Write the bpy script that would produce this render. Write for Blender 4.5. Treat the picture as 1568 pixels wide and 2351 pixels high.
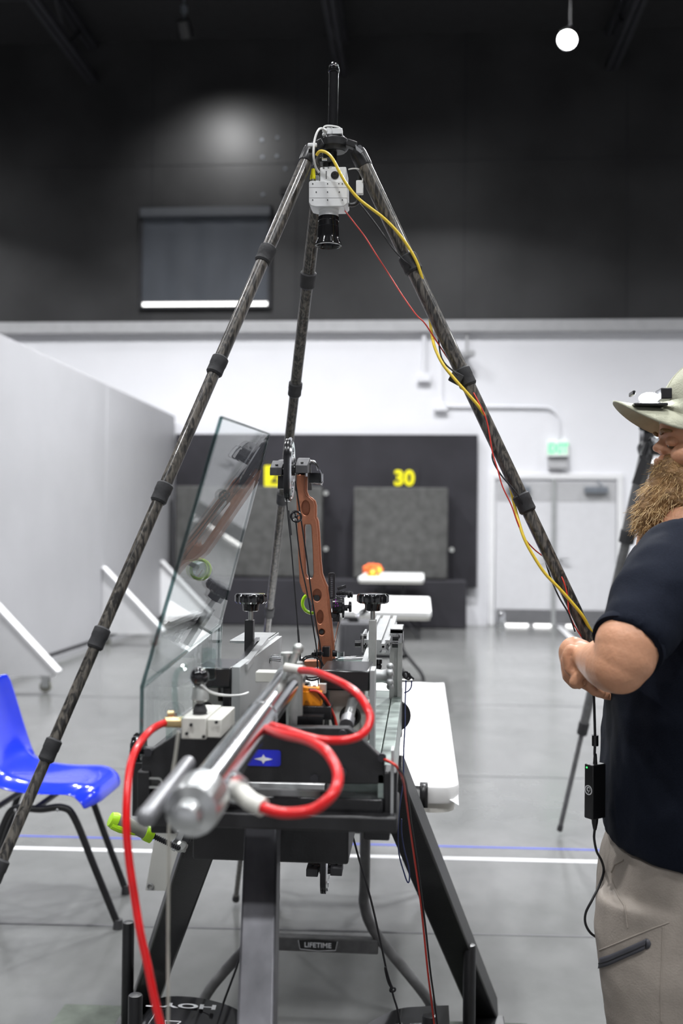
import bpy, math, random
from mathutils import Vector, Matrix, noise
random.seed(7)
V = Vector
for o in list(bpy.data.objects): bpy.data.objects.remove(o)
SC = bpy.context.scene
COL = SC.collection

# ------------------------------------------------------------------ camera
F = 2400.0                                  # focal length in pixels of the 1568x2351 frame
CAM = V((0, 0, 1.38))
psi, pit, rol = math.atan(185/2400), math.atan(45/2400), 0.010
f0 = V((-math.sin(psi), math.cos(psi), 0)); r0 = V((math.cos(psi), math.sin(psi), 0)); z0 = V((0, 0, 1))
FW = f0*math.cos(pit) + z0*math.sin(pit); U0 = z0*math.cos(pit) - f0*math.sin(pit)
RT = r0*math.cos(rol) + U0*math.sin(rol); UP = U0*math.cos(rol) - r0*math.sin(rol)
cd = bpy.data.cameras.new('camera'); cam = bpy.data.objects.new('camera', cd); COL.objects.link(cam)
cam.matrix_world = Matrix(((RT.x, UP.x, -FW.x, CAM.x), (RT.y, UP.y, -FW.y, CAM.y), (RT.z, UP.z, -FW.z, CAM.z), (0, 0, 0, 1)))
cd.sensor_fit = 'VERTICAL'; cd.sensor_height = 36.0; cd.lens = 36.0*F/2351
cd.dof.use_dof = True; cd.dof.focus_distance = 2.05; cd.dof.aperture_fstop = 3.3
cd.clip_start = .05
SC.camera = cam

# ------------------------------------------------------------------ view and light
SC.view_settings.view_transform = 'Standard'; SC.view_settings.look = 'None'
SC.view_settings.gamma = 1; SC.view_settings.use_curve_mapping = False
SC.view_settings.exposure = 0.0
SC.cycles.use_denoising = True
SC.cycles.max_bounces = 10; SC.cycles.diffuse_bounces = 4; SC.cycles.glossy_bounces = 5
SC.cycles.transparent_max_bounces = 16; SC.cycles.sample_clamp_indirect = 4.0
SC.cycles.caustics_reflective = False; SC.cycles.caustics_refractive = False
W = bpy.data.worlds.new('world'); SC.world = W; W.use_nodes = True
W.node_tree.nodes['Background'].inputs[0].default_value = (.80, .84, .92, 1)
W.node_tree.nodes['Background'].inputs[1].default_value = 0.30
LAMP_W = 330.0          # watts of each high bay lamp
LAMP_XY = [(-8.5, 12.4), (-3.6, 11.9), (3.3, 12.9), (7.6, 12.6), (.3, 12.0), (-6.3, 9.2), (-1.6, 9.6), (3.2, 9.0), (8.0, 8.0),
           (-6.0, 2.6), (-1.9, 3.6), (1.6, 3.2), (6.2, 2.6), (-4.6, -2.5), (-.9, -1.4), (2.6, -1.6), (5.5, -2.5)]  # out-of-view lamps placed for the room light; back centre one added for the partition

# ------------------------------------------------------------------ pixel rays
def ray(px, py): return FW*F + RT*(px-784) + UP*(1175.5-py)
def P(px, py, d): return CAM + ray(px, py)*(d/F)                 # a point at camera depth d
def PY(px, py, y): r = ray(px, py); return CAM + r*(y/r.y)       # on the plane Y = y
def PX(px, py, x): r = ray(px, py); return CAM + r*(x/r.x)
def PZ(px, py, z): r = ray(px, py); return CAM + r*((z-CAM.z)/r.z)

# ------------------------------------------------------------------ materials
MATS = {}
def mat(name, col=(.5, .5, .5), rough=.5, metal=0, noise_amt=0, noise_scale=8, bump=0, bump_scale=60, emit=None, es=1, spec=.5,
        coat=0, sub=0, trans=0, ior=1.45, col2=None, stretch=(1, 1, 1), sheen=0, rough2=None):
    m = bpy.data.materials.new(name); m.use_nodes = True; nt = m.node_tree; b = nt.nodes['Principled BSDF']
    b.inputs['Base Color'].default_value = (*col, 1); b.inputs['Roughness'].default_value = rough
    b.inputs['Metallic'].default_value = metal; b.inputs['Specular IOR Level'].default_value = spec
    b.inputs['Coat Weight'].default_value = coat; b.inputs['Transmission Weight'].default_value = trans
    b.inputs['IOR'].default_value = ior; b.inputs['Sheen Weight'].default_value = sheen
    if sub: b.inputs['Subsurface Weight'].default_value = sub; b.inputs['Subsurface Radius'].default_value = (.02, .008, .004); b.inputs['Subsurface Scale'].default_value = .5
    if emit: b.inputs['Emission Color'].default_value = (*emit, 1); b.inputs['Emission Strength'].default_value = es
    tc = nt.nodes.new('ShaderNodeTexCoord'); mp = nt.nodes.new('ShaderNodeMapping'); mp.inputs['Scale'].default_value = stretch
    nt.links.new(tc.outputs['Object'], mp.inputs['Vector'])
    if noise_amt or col2:
        n = nt.nodes.new('ShaderNodeTexNoise'); n.inputs['Scale'].default_value = noise_scale; n.inputs['Detail'].default_value = 6
        nt.links.new(mp.outputs[0], n.inputs['Vector'])
        r = nt.nodes.new('ShaderNodeValToRGB'); r.color_ramp.elements[0].position = .35; r.color_ramp.elements[1].position = .65
        c2 = col2 or tuple(min(1, c*(1+noise_amt)) for c in col); c1 = col if col2 else tuple(c*(1-noise_amt) for c in col)
        r.color_ramp.elements[0].color = (*c1, 1); r.color_ramp.elements[1].color = (*c2, 1)
        nt.links.new(n.outputs[0], r.inputs[0]); nt.links.new(r.outputs[0], b.inputs['Base Color'])
        if rough2 is not None:
            rr = nt.nodes.new('ShaderNodeMapRange'); rr.inputs[3].default_value = rough; rr.inputs[4].default_value = rough2
            rr.inputs[1].default_value = .3; rr.inputs[2].default_value = .7
            nt.links.new(n.outputs[0], rr.inputs[0]); nt.links.new(rr.outputs[0], b.inputs['Roughness'])
    if bump:
        n2 = nt.nodes.new('ShaderNodeTexNoise'); n2.inputs['Scale'].default_value = bump_scale; n2.inputs['Detail'].default_value = 4
        nt.links.new(mp.outputs[0], n2.inputs['Vector'])
        bp = nt.nodes.new('ShaderNodeBump'); bp.inputs['Strength'].default_value = bump; bp.inputs['Distance'].default_value = .01
        nt.links.new(n2.outputs[0], bp.inputs['Height']); nt.links.new(bp.outputs[0], b.inputs['Normal'])
    MATS[name] = m; return m

def clear_sheet(name, tint, rough=.02, boost=1.0, ior=1.5):
    m = bpy.data.materials.new(name); m.use_nodes = True; nt = m.node_tree; nt.nodes.clear()
    out = nt.nodes.new('ShaderNodeOutputMaterial'); mix = nt.nodes.new('ShaderNodeMixShader')
    t = nt.nodes.new('ShaderNodeBsdfTransparent'); g = nt.nodes.new('ShaderNodeBsdfGlossy')
    fr = nt.nodes.new('ShaderNodeFresnel'); ge = nt.nodes.new('ShaderNodeNewGeometry'); mi = nt.nodes.new('ShaderNodeMapRange')
    mi.inputs[3].default_value = ior; mi.inputs[4].default_value = 1/ior; nt.links.new(ge.outputs['Backfacing'], mi.inputs[0]); nt.links.new(mi.outputs[0], fr.inputs[0])
    mu = nt.nodes.new('ShaderNodeMath'); mu.operation = 'MULTIPLY'; mu.inputs[1].default_value = boost; mu.use_clamp = True
    t.inputs[0].default_value = (*tint, 1); g.inputs['Roughness'].default_value = rough; g.inputs[0].default_value = (1, 1, 1, 1)
    nt.links.new(fr.outputs[0], mu.inputs[0]); nt.links.new(mu.outputs[0], mix.inputs[0])
    nt.links.new(t.outputs[0], mix.inputs[1]); nt.links.new(g.outputs[0], mix.inputs[2]); nt.links.new(mix.outputs[0], out.inputs[0])
    MATS[name] = m; return m

M = MATS
mat('wall_white', (.74, .74, .77), .55, noise_amt=.02, noise_scale=1.2)
mat('wall_black', (.030, .030, .031), .42, noise_amt=.28, noise_scale=.9, bump=.05, bump_scale=5, spec=.6)
mat('ceiling_black', (.012, .012, .013), .8, noise_amt=.2)
mat('trim_grey', (.42, .42, .43), .5, noise_amt=.04)
mat('steel_black', (.022, .022, .026), .5, noise_amt=.2)
mat('partition', (.365, .365, .38), .5, noise_amt=.03, noise_scale=1.5)
mat('brace_white', (.78, .78, .79), .45, noise_amt=.02)
mat('white_paint', (.72, .72, .73), .4, noise_amt=.02)
mat('door_grey', (.60, .60, .62), .4, noise_amt=.02)
mat('closer_grey', (.22, .24, .27), .4, .5, noise_amt=.05)
mat('kick', (.26, .26, .27), .3, .7, noise_amt=.05)
mat('curtain_black', (.020, .019, .024), .8, noise_amt=.2, noise_scale=2, bump=.2, bump_scale=3)
mat('foam', (.055, .055, .053), .9, col2=(.085, .085, .082), noise_scale=7, bump=.3, bump_scale=30)
mat('yellow_paint', (.88, .80, .01), .5, noise_amt=.03, emit=(.88, .8, .01), es=0)
mat('ink', (.02, .02, .02), .5, noise_amt=.1)
mat('exit_green', (.15, .75, .35), .5, noise_amt=.03, emit=(.16, .85, .38), es=.55)
mat('sign_white', (.75, .80, .76), .5, noise_amt=.02, emit=(.8, .9, .82), es=.15)
mat('daylight', (1, 1, 1), .5, noise_amt=.01, emit=(1, .99, .97), es=3.0)
mat('shade', (.055, .062, .075), .6, noise_amt=.12, noise_scale=2, stretch=(1, 1, .5), bump=.15, bump_scale=3)
mat('shade_case', (.075, .08, .09), .5, noise_amt=.05)
mat('lamp_glow', (1, 1, 1), .5, noise_amt=.01, emit=(.97, .98, 1), es=45)
mat('head_glow', (1, 1, 1), .5, noise_amt=.01, emit=(.92, .96, 1), es=60)
mat('plastic_black', (.014, .014, .015), .32, noise_amt=.1)
mat('plastic_black_gloss', (.010, .010, .011), .12, noise_amt=.1, coat=.4)
mat('rubber', (.03, .03, .032), .7, noise_amt=.15, bump=.2)
mat('machine_black', (.013, .013, .014), .42, noise_amt=.25, noise_scale=30, bump=.04, bump_scale=200)
mat('machine_black_gloss', (.012, .012, .013), .2, noise_amt=.2)
mat('powder_black', (.010, .010, .011), .35, noise_amt=.2, noise_scale=30, bump=.1, bump_scale=300)
mat('worn_steel', (.115, .115, .125), .42, .55, noise_amt=.35, noise_scale=14, stretch=(1, 1, .5))
mat('chrome', (.88, .89, .91), .17, 1, noise_amt=.03, noise_scale=20)
mat('alu', (.55, .56, .56), .32, 1, noise_amt=.06, noise_scale=30)
mat('alu_dull', (.50, .51, .49), .45, .85, noise_amt=.14, noise_scale=22)
mat('alu_matte', (.42, .43, .43), .5, .6, noise_amt=.05)
mat('plate_green', (.10, .125, .115), .36, .7, col2=(.34, .40, .37), noise_scale=24, stretch=(.35, 1, 1))
mat('beige', (.62, .61, .56), .45, noise_amt=.04)
mat('rod_grey', (.21, .21, .22), .42, .6, noise_amt=.1)
mat('brass', (.62, .46, .24), .35, .8, noise_amt=.08)
mat('red_hose', (.62, .006, .008), .28, noise_amt=.05, coat=.15)
mat('red_wire', (.62, .045, .03), .4, noise_amt=.05)
mat('yellow_cable', (.78, .56, .05), .38, noise_amt=.04)
mat('white_cable', (.78, .78, .76), .4, noise_amt=.02)
mat('white_case', (.74, .75, .75), .35, noise_amt=.02)
mat('orange', (.90, .30, .01), .35, noise_amt=.05)
mat('orange_red', (.90, .14, .02), .5, noise_amt=.15)
mat('blue_plastic', (.012, .035, .62), .16, noise_amt=.05, coat=.5)
mat('blue_label', (.02, .03, .60), .3, noise_amt=.05)
mat('white_ink', (.82, .83, .85), .4, noise_amt=.02)
mat('lime', (.42, .75, .02), .35, noise_amt=.04)
mat('neon', (.50, .80, .01), .3, noise_amt=.03)
mat('neon_dark', (.22, .50, .01), .3, noise_amt=.03)
mat('purple', (.35, .02, .45), .3, noise_amt=.05)
mat('grey_rubber', (.20, .20, .17), .6, noise_amt=.08)
mat('copper', (.47, .190, .108), .38, .55, noise_amt=.05, noise_scale=200, bump=.05, bump_scale=400)
mat('bow_black', (.012, .012, .014), .22, noise_amt=.15)
mat('bow_grey', (.075, .075, .08), .62, 0, spec=.3, noise_amt=.1)
mat('cord_black', (.012, .012, .014), .6, noise_amt=.2)
mat('cord_blue', (.02, .03, .10), .5, noise_amt=.2)
mat('twine', (.36, .35, .31), .7, noise_amt=.1)
mat('table_white', (.80, .80, .79), .45, noise_amt=.02)
mat('table_edge', (.66, .65, .60), .4, noise_amt=.05, sub=0)
mat('paper', (.86, .86, .86), .6, noise_amt=.012, noise_scale=3)
mat('table_steel', (.13, .13, .13), .45, .3, noise_amt=.15, noise_scale=40)
mat('vinyl', (.60, .60, .56), .45, noise_amt=.03)
mat('poster', (.018, .018, .020), .12, noise_amt=.1, coat=.3)
mat('grey_ink', (.30, .31, .32), .4, noise_amt=.1)
mat('red_ink', (.65, .06, .03), .4, noise_amt=.1)
mat('plywood', (.075, .085, .072), .8, spec=.2, noise_amt=.35, noise_scale=9, bump=.2, bump_scale=30)
mat('cloth_grey', (.055, .055, .060), .85, noise_amt=.15, bump=.2, bump_scale=200)
mat('skin', (.60, .305, .18), .48, noise_amt=.08, noise_scale=14, sub=.12, bump=.12, bump_scale=120)
mat('hair', (.33, .205, .09), .5, col2=(.46, .30, .13), noise_scale=40)
mat('hair_light', (.62, .43, .20), .45, noise_amt=.1)
mat('hair_dark', (.22, .12, .045), .6, noise_amt=.3, noise_scale=60, bump=.6, bump_scale=90)
mat('navy', (.0085, .011, .019), .85, noise_amt=.12, noise_scale=300, spec=.12, bump=.15, bump_scale=500)
mat('khaki', (.285, .25, .215), .72, noise_amt=.05, noise_scale=40, bump=.12, bump_scale=300)
mat('zip', (.055, .055, .065), .5, noise_amt=.1)
mat('cap', (.42, .42, .32), .8, noise_amt=.05, noise_scale=60, bump=.2, bump_scale=300)
mat('eye', (.12, .08, .05), .15, noise_amt=.1)
mat('lens', (.01, .012, .02), .04, noise_amt=.1, coat=1)
mat('led_green', (.1, .9, .2), .4, noise_amt=.02, emit=(.05, .9, .15), es=2)
mat('shoe', (.05, .045, .04), .6, noise_amt=.1)
clear_sheet('glass_sheet', (.96, .98, .98), .012, .62, 1.5)
clear_sheet('clear_block', (.82, .88, .87), .05, 1.2, 1.5)
clear_sheet('glass_edge', (.35, .45, .45), .1, 1.5, 1.5)

def carbon(name):
    m = mat(name, (.03, .03, .03), .3, 0, coat=.3); nt = m.node_tree; b = nt.nodes['Principled BSDF']
    tc = nt.nodes.new('ShaderNodeTexCoord')
    vo = nt.nodes.new('ShaderNodeTexVoronoi'); vo.inputs['Scale'].default_value = 55
    mp = nt.nodes.new('ShaderNodeMapping'); mp.inputs['Scale'].default_value = (1, 1, .22); mp.inputs['Rotation'].default_value = (.5, .5, 0)
    no = nt.nodes.new('ShaderNodeTexNoise'); no.inputs['Scale'].default_value = 150; no.inputs['Detail'].default_value = 3; no.inputs['Distortion'].default_value = 1.2
    r = nt.nodes.new('ShaderNodeValToRGB'); r.color_ramp.elements[0].position = .42; r.color_ramp.elements[1].position = .62
    r.color_ramp.elements[0].color = (.022, .021, .020, 1); r.color_ramp.elements[1].color = (.125, .112, .095, 1)
    nt.links.new(tc.outputs['Object'], mp.inputs[0]); nt.links.new(mp.outputs[0], no.inputs['Vector'])
    nt.links.new(no.outputs[0], r.inputs[0]); nt.links.new(r.outputs[0], b.inputs['Base Color'])
carbon('carbon')

def floor_mat():
    m = mat('concrete', (.3, .3, .3), .2); nt = m.node_tree; b = nt.nodes['Principled BSDF']; L = nt.links.new
    tc = nt.nodes.new('ShaderNodeTexCoord')
    n1 = nt.nodes.new('ShaderNodeTexNoise'); n1.inputs['Scale'].default_value = .8; n1.inputs['Detail'].default_value = 9; n1.inputs['Roughness'].default_value = .62
    n2 = nt.nodes.new('ShaderNodeTexNoise'); n2.inputs['Scale'].default_value = 9; n2.inputs['Detail'].default_value = 8
    mp = nt.nodes.new('ShaderNodeMapping'); mp.inputs['Scale'].default_value = (1, .6, 1); mp.inputs['Rotation'].default_value = (0, 0, .5)
    L(tc.outputs['Object'], n1.inputs['Vector']); L(tc.outputs['Object'], mp.inputs[0]); L(mp.outputs[0], n2.inputs['Vector'])
    r1 = nt.nodes.new('ShaderNodeValToRGB'); r1.color_ramp.elements[0].position = .3; r1.color_ramp.elements[1].position = .7
    r1.color_ramp.elements[0].color = (.105, .108, .104, 1); r1.color_ramp.elements[1].color = (.165, .165, .163, 1)
    mx = nt.nodes.new('ShaderNodeMix'); mx.data_type = 'RGBA'; mx.blend_type = 'MULTIPLY'; mx.inputs[0].default_value = .35
    r2 = nt.nodes.new('ShaderNodeValToRGB'); r2.color_ramp.elements[0].position = .35; r2.color_ramp.elements[1].position = .6
    r2.color_ramp.elements[0].color = (.72, .72, .72, 1); r2.color_ramp.elements[1].color = (1, 1, 1, 1)
    L(n1.outputs[0], r1.inputs[0]); L(n2.outputs[0], r2.inputs[0]); L(r1.outputs[0], mx.inputs[6]); L(r2.outputs[0], mx.inputs[7])
    L(mx.outputs[2], b.inputs['Base Color'])
    mr = nt.nodes.new('ShaderNodeMapRange'); mr.inputs[3].default_value = .13; mr.inputs[4].default_value = .24
    L(n1.outputs[0], mr.inputs[0]); L(mr.outputs[0], b.inputs['Roughness'])
    b.inputs['Specular IOR Level'].default_value = .75
floor_mat()

# ------------------------------------------------------------------ mesh builder
def basis(d):
    d = V(d).normalized(); a = V((0, 0, 1)) if abs(d.z) < .9 else V((1, 0, 0))
    u = a.cross(d).normalized(); return u, d.cross(u).normalized(), d
def smoothpath(pts, n=6):
    pts = [V(p) for p in pts]; out = []
    for i in range(len(pts)-1):
        p0 = pts[max(i-1, 0)]; p1 = pts[i]; p2 = pts[i+1]; p3 = pts[min(i+2, len(pts)-1)]
        for k in range(n):
            t = k/n; out.append(.5*((2*p1)+(p2-p0)*t+(2*p0-5*p1+4*p2-p3)*t*t+(3*p1-p0-3*p2+p3)*t**3))
    return out+[pts[-1]]
class MB:
    def __init__(s): s.v = []; s.f = []
    def add(s, vs, fs):
        b = len(s.v); s.v += [V(v) for v in vs]; s.f += [tuple(i+b for i in f) for f in fs]; return s
    def box(s, c, size, R=None):
        c = V(c); h = V(size)/2; vs = []
        for x in (-1, 1):
            for y in (-1, 1):
                for z in (-1, 1):
                    p = V((x*h.x, y*h.y, z*h.z)); vs.append(c+(R @ p if R else p))
        return s.add(vs, [(0, 1, 3, 2), (4, 6, 7, 5), (0, 4, 5, 1), (2, 3, 7, 6), (0, 2, 6, 4), (1, 5, 7, 3)])
    def bx(s, x0, x1, y0, y1, z0, z1): return s.box(((x0+x1)/2, (y0+y1)/2, (z0+z1)/2), (abs(x1-x0), abs(y1-y0), abs(z1-z0)))
    def beam(s, p0, p1, w, h, side=None):
        p0, p1 = V(p0), V(p1); d = (p1-p0).normalized(); sd = V(side) if side else V((1, 0, 0)); sd = (sd-d*sd.dot(d)).normalized(); t = d.cross(sd)
        R = Matrix((sd, t, d)).transposed(); return s.box((p0+p1)/2, (w, h, (p1-p0).length), R)
    def rings(s, rs, cap0=True, cap1=True, close=True):
        n = len(rs[0]); vs = [p for r in rs for p in r]; fs = []
        for i in range(len(rs)-1):
            for j in range(n if close else n-1):
                k = (j+1) % n; fs.append((i*n+j, i*n+k, (i+1)*n+k, (i+1)*n+j))
        if cap0: fs.append(tuple(reversed(range(n))))
        if cap1: fs.append(tuple((len(rs)-1)*n+j for j in range(n)))
        return s.add(vs, fs)
    def cyl(s, p0, p1, r, r2=None, n=24, cap=True):
        p0, p1 = V(p0), V(p1); u, w, d = basis(p1-p0); r2 = r if r2 is None else r2
        R = [[c+(u*math.cos(a)+w*math.sin(a))*q for a in [2*math.pi*k/n for k in range(n)]] for c, q in ((p0, r), (p1, r2))]
        return s.rings(R, cap, cap)
    def lathe(s, p, axis, prof, n=28, lobes=0, amp=0):
        p = V(p); u, w, d = basis(axis); R = []
        for e in prof:
            r, h = e[0], e[1]; am = amp if (len(e) < 3 or e[2]) else 0
            R.append([p+d*h+(u*math.cos(a)+w*math.sin(a))*(r*(1+am*math.cos(lobes*a))) for a in [2*math.pi*k/n for k in range(n)]])
        return s.rings(R)
    def tube(s, pts, r, n=10, sm=6, cap=True):
        rr = r if isinstance(r, (list, tuple)) else None
        P_ = smoothpath(pts, sm) if sm else [V(p) for p in pts]; R = []
        u = None
        for i, p in enumerate(P_):
            d = (P_[min(i+1, len(P_)-1)]-P_[max(i-1, 0)]).normalized()
            if u is None: u = basis(d)[0]
            u = (u-d*u.dot(d)); u = u.normalized() if u.length > 1e-6 else basis(d)[0]
            w = d.cross(u); t = i/max(1, len(P_)-1)
            q = r if rr is None else (lambda x: rr[min(int(x), len(rr)-2)]*(1-(x-min(int(x), len(rr)-2)))+rr[min(int(x), len(rr)-2)+1]*(x-min(int(x), len(rr)-2)))(t*(len(rr)-1))
            R.append([p+(u*math.cos(a)+w*math.sin(a))*q for a in [2*math.pi*k/n for k in range(n)]])
        return s.rings(R, cap, cap)
    def sph(s, c, r, n=20, R=None):
        c = V(c); r = r if isinstance(r, (tuple, list)) else (r, r, r); m = n//2; vs = []; fs = []
        for i in range(1, m):
            th = math.pi*i/m
            for j in range(n):
                a = 2*math.pi*j/n; p = V((r[0]*math.sin(th)*math.cos(a), r[1]*math.sin(th)*math.sin(a), r[2]*math.cos(th)))
                vs.append(c+(R @ p if R else p))
        for z in (1, -1): p = V((0, 0, r[2]*z)); vs.append(c+(R @ p if R else p))
        T, B = len(vs)-2, len(vs)-1
        for i in range(m-2):
            for j in range(n): k = (j+1) % n; fs.append((i*n+j, (i+1)*n+j, (i+1)*n+k, i*n+k))
        for j in range(n): k = (j+1) % n; fs.append((T, j, k)); fs.append((B, (m-2)*n+k, (m-2)*n+j))
        return s.add(vs, fs)
    def prism(s, pts, off):
        pts = [V(p) for p in pts]; off = V(off); n = len(pts); nrm = V((0, 0, 0))
        for i in range(n): nrm += pts[i].cross(pts[(i+1) % n])
        if nrm.dot(off) > 0: pts = pts[::-1]
        return s.add(pts+[p+off for p in pts], [tuple(range(n)), tuple(reversed(range(n, 2*n)))]+[(i, i+n, (i+1) % n+n, (i+1) % n) for i in range(n)])
    def torus(s, c, axis, R, r, n=36, m=10, a0=0, a1=360):
        u, w, d = basis(axis); c = V(c); full = abs(a1-a0) >= 360; rs = []
        for i in range(n if full else n+1):
            a = math.radians(a0+(a1-a0)*i/n); e = u*math.cos(a)+w*math.sin(a)
            rs.append([c+e*(R+r*math.cos(b))+d*(r*math.sin(b)) for b in [2*math.pi*k/m for k in range(m)]])
        if full: rs.append(rs[0]); return s.rings(rs, False, False)
        return s.rings(rs)

def wloc(o):
    p = V((0, 0, 0))
    while o: p += o.location; o = o.parent
    return p
def obj(name, mb, m, parent=None, bev=0, smooth=True, seg=2, ang=35, label=None):
    mb_v = mb.v
    if parent is None:
        xs = [v.x for v in mb_v]; ys = [v.y for v in mb_v]; zs = [v.z for v in mb_v]
        org = V(((min(xs)+max(xs))/2, (min(ys)+max(ys))/2, min(zs)))
    else: org = wloc(parent)
    me = bpy.data.meshes.new(name); me.from_pydata([tuple(v-org) for v in mb_v], [], mb.f); me.validate()
    me.materials.append(M[m] if isinstance(m, str) else m)
    if smooth:
        me.polygons.foreach_set('use_smooth', [True]*len(me.polygons)); me.set_sharp_from_angle(angle=math.radians(ang))
    o = bpy.data.objects.new(name, me); COL.objects.link(o)
    if parent is None: o.location = org
    else: o.parent = parent
    if bev:
        b = o.modifiers.new('bevel', 'BEVEL'); b.width = bev; b.segments = seg; b.limit_method = 'ANGLE'; b.angle_limit = math.radians(40)
    if label: o['label'] = label
    return o
def thing(name, label, cat, loc, group=None):
    o = bpy.data.objects.new(name, None); COL.objects.link(o); o.location = V(loc); o.empty_display_size = .05
    o['label'] = label; o['category'] = cat
    if group: o['group'] = group
    return o
def tag(o, label, cat, group=None, kind=None):
    o['label'] = label; o['category'] = cat
    if group: o['group'] = group
    if kind: o['kind'] = kind
    return o
def struct(name, mb, m, parent=None, bev=0, label=None):
    o = obj(name, mb, m, parent, bev)
    if parent is None:
        o['kind'] = 'structure'
        if label: o['label'] = label
    return o
def dup(o, loc=None, label=None, group=None, parent=None):
    c = o.copy(); COL.objects.link(c)
    if parent is not None: c.parent = parent
    if loc is not None: c.location = V(loc)
    if label: c['label'] = label
    if group: c['group'] = group
    for ch in [x for x in o.children]: dup(ch, parent=c)
    return c
def frame(o, x, y):
    x = V(x).normalized(); y = V(y); y = (y-x*y.dot(x)).normalized(); z = x.cross(y)
    return Matrix(((x.x, y.x, z.x, o[0]), (x.y, y.y, z.y, o[1]), (x.z, y.z, z.z, o[2]), (0, 0, 0, 1)))
def from_curve(cu, Mx):
    t = bpy.data.objects.new('tmp', cu); COL.objects.link(t); dg = bpy.context.evaluated_depsgraph_get(); dg.update()
    me = bpy.data.meshes.new_from_object(t.evaluated_get(dg)); mb = MB()
    mb.add([Mx @ v.co for v in me.vertices], [tuple(p.vertices) for p in me.polygons])
    bpy.data.objects.remove(t); bpy.data.curves.remove(cu); bpy.data.meshes.remove(me); return mb
def flat(outlines, Mx, depth, bevel=0):
    """2-D outlines (first = outer, others = holes) extruded symmetrically by depth."""
    cu = bpy.data.curves.new('c', 'CURVE'); cu.dimensions = '2D'; cu.fill_mode = 'BOTH'; cu.extrude = depth/2; cu.bevel_depth = bevel; cu.bevel_resolution = 1
    if bevel: cu.offset = -bevel
    for o in outlines:
        sp = cu.splines.new('POLY'); sp.points.add(len(o)-1); sp.use_cyclic_u = True
        for p, q in zip(sp.points, o): p.co = (q[0], q[1], 0, 1)
    return from_curve(cu, Mx)
def text_mb(s, size, Mx, ext=.0005, bold=0, sx=1):
    cu = bpy.data.curves.new('t', 'FONT'); cu.body = s; cu.size = size; cu.extrude = ext; cu.align_x = 'CENTER'; cu.align_y = 'CENTER'; cu.offset = bold
    return from_curve(cu, Mx @ Matrix.Diagonal((sx, 1, 1, 1)))
def ell(cx, cy, rx, ry, n=20): return [(cx+rx*math.cos(2*math.pi*k/n), cy+ry*math.sin(2*math.pi*k/n)) for k in range(n)]
def rrect(cx, cy, w, h, r, n=4):
    out = []
    for sx, sy, a in ((1, 1, 0), (-1, 1, 90), (-1, -1, 180), (1, -1, 270)):
        for k in range(n+1):
            t = math.radians(a+90*k/n); out.append((cx+sx*(w/2-r)+r*math.cos(t), cy+sy*(h/2-r)+r*math.sin(t)))
    return out
EX, EY, EZ = V((1, 0, 0)), V((0, 1, 0)), V((0, 0, 1))

# ------------------------------------------------------------------ room shell
YB, ZT = 15.8, 8.95
struct('floor', MB().bx(-12, 12, -6, YB+.2, -.1, 0), 'concrete')
struct('wall_back', MB().bx(-12, 12, YB, YB+.2, 0, 4.40), 'wall_white')
struct('wall_back', MB().bx(-12, 12, YB-.03, YB+.2, 4.57, ZT), 'wall_black')
struct('wall_left', MB().bx(-12.2, -12, -6, YB, 0, 4.6), 'wall_white')
struct('wall_left', MB().bx(-12.2, -12, -6, YB, 4.6, ZT), 'wall_black')
struct('wall_right', MB().bx(12, 12.2, -6, YB, 0, 4.6), 'wall_white')
struct('wall_right', MB().bx(12, 12.2, -6, YB, 4.6, ZT), 'wall_black')
struct('wall_front', MB().bx(-12, 12, -6.2, -6, 0, 4.6), 'wall_white')
struct('wall_front', MB().bx(-12, 12, -6.2, -6, 4.6, ZT), 'wall_black')
struct('ceiling', MB().bx(-12.2, 12.2, -6.2, YB+.2, ZT, ZT+.2), 'ceiling_black')
struct('trim_1', MB().bx(-12, 12, YB-.12, YB+.2, 4.385, 4.57), 'trim_grey', bev=.02)
# panel seams and bolt heads on the dark upper wall
m = MB()
for X in (-7.0, -4.2, -1.95, .6, 3.0, 5.4): m.bx(X-.008, X+.008, YB-.036, YB-.03, 4.6, ZT)
m.bx(-12, 12, YB-.036, YB-.03, 6.995, 7.005)
struct('trim_2', m, 'steel_black')
m = MB()
for px, py in ((602, 322), (637, 316), (603, 361), (636, 359), (655, 388), (604, 447)):
    p = PY(px, py, YB-.03); m.cyl(p, p-EY*.02, .025, .02, 12)
struct('trim_3', m, 'closer_grey')
# control joints and painted court lines
def fline(name, pxa, pya, pxb, pyb, w, m, label=None):
    a = PZ(pxa, pya, 0); b = PZ(pxb, pyb, 0); d = (b-a).normalized(); a = a-d*4; b = b+d*4; s = V((-d.y, d.x, 0))*w/2
    mb = MB().prism([a+s, b+s, b-s, a-s], (0, 0, .0012)); return struct(name, mb, m)
mat('joint', (.045, .045, .05), .5, noise_amt=.1); mat('line_blue', (.05, .08, .50), .3, noise_amt=.1); mat('line_white', (.72, .72, .73), .3, noise_amt=.04)
fline('trim_4', 0, 1918, 1380, 1952, .014, 'line_blue')
fline('trim_5', 0, 1946, 1380, 1979, .036, 'line_white')
fline('trim_6', 0, 2120, 1568, 2156, .012, 'joint')
fline('trim_7', 0, 1760, 1568, 1792, .010, 'joint')
fline('trim_8', 240, 1600, 1300, 1622, .012, 'joint')
struct('trim_9', MB().prism([PZ(1276, 1436, .0012), PZ(1286, 1436, .0012), PZ(1330, 1475, .0012), PZ(1316, 1475, .0012)], (0, 0, .001)), 'line_white')
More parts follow.
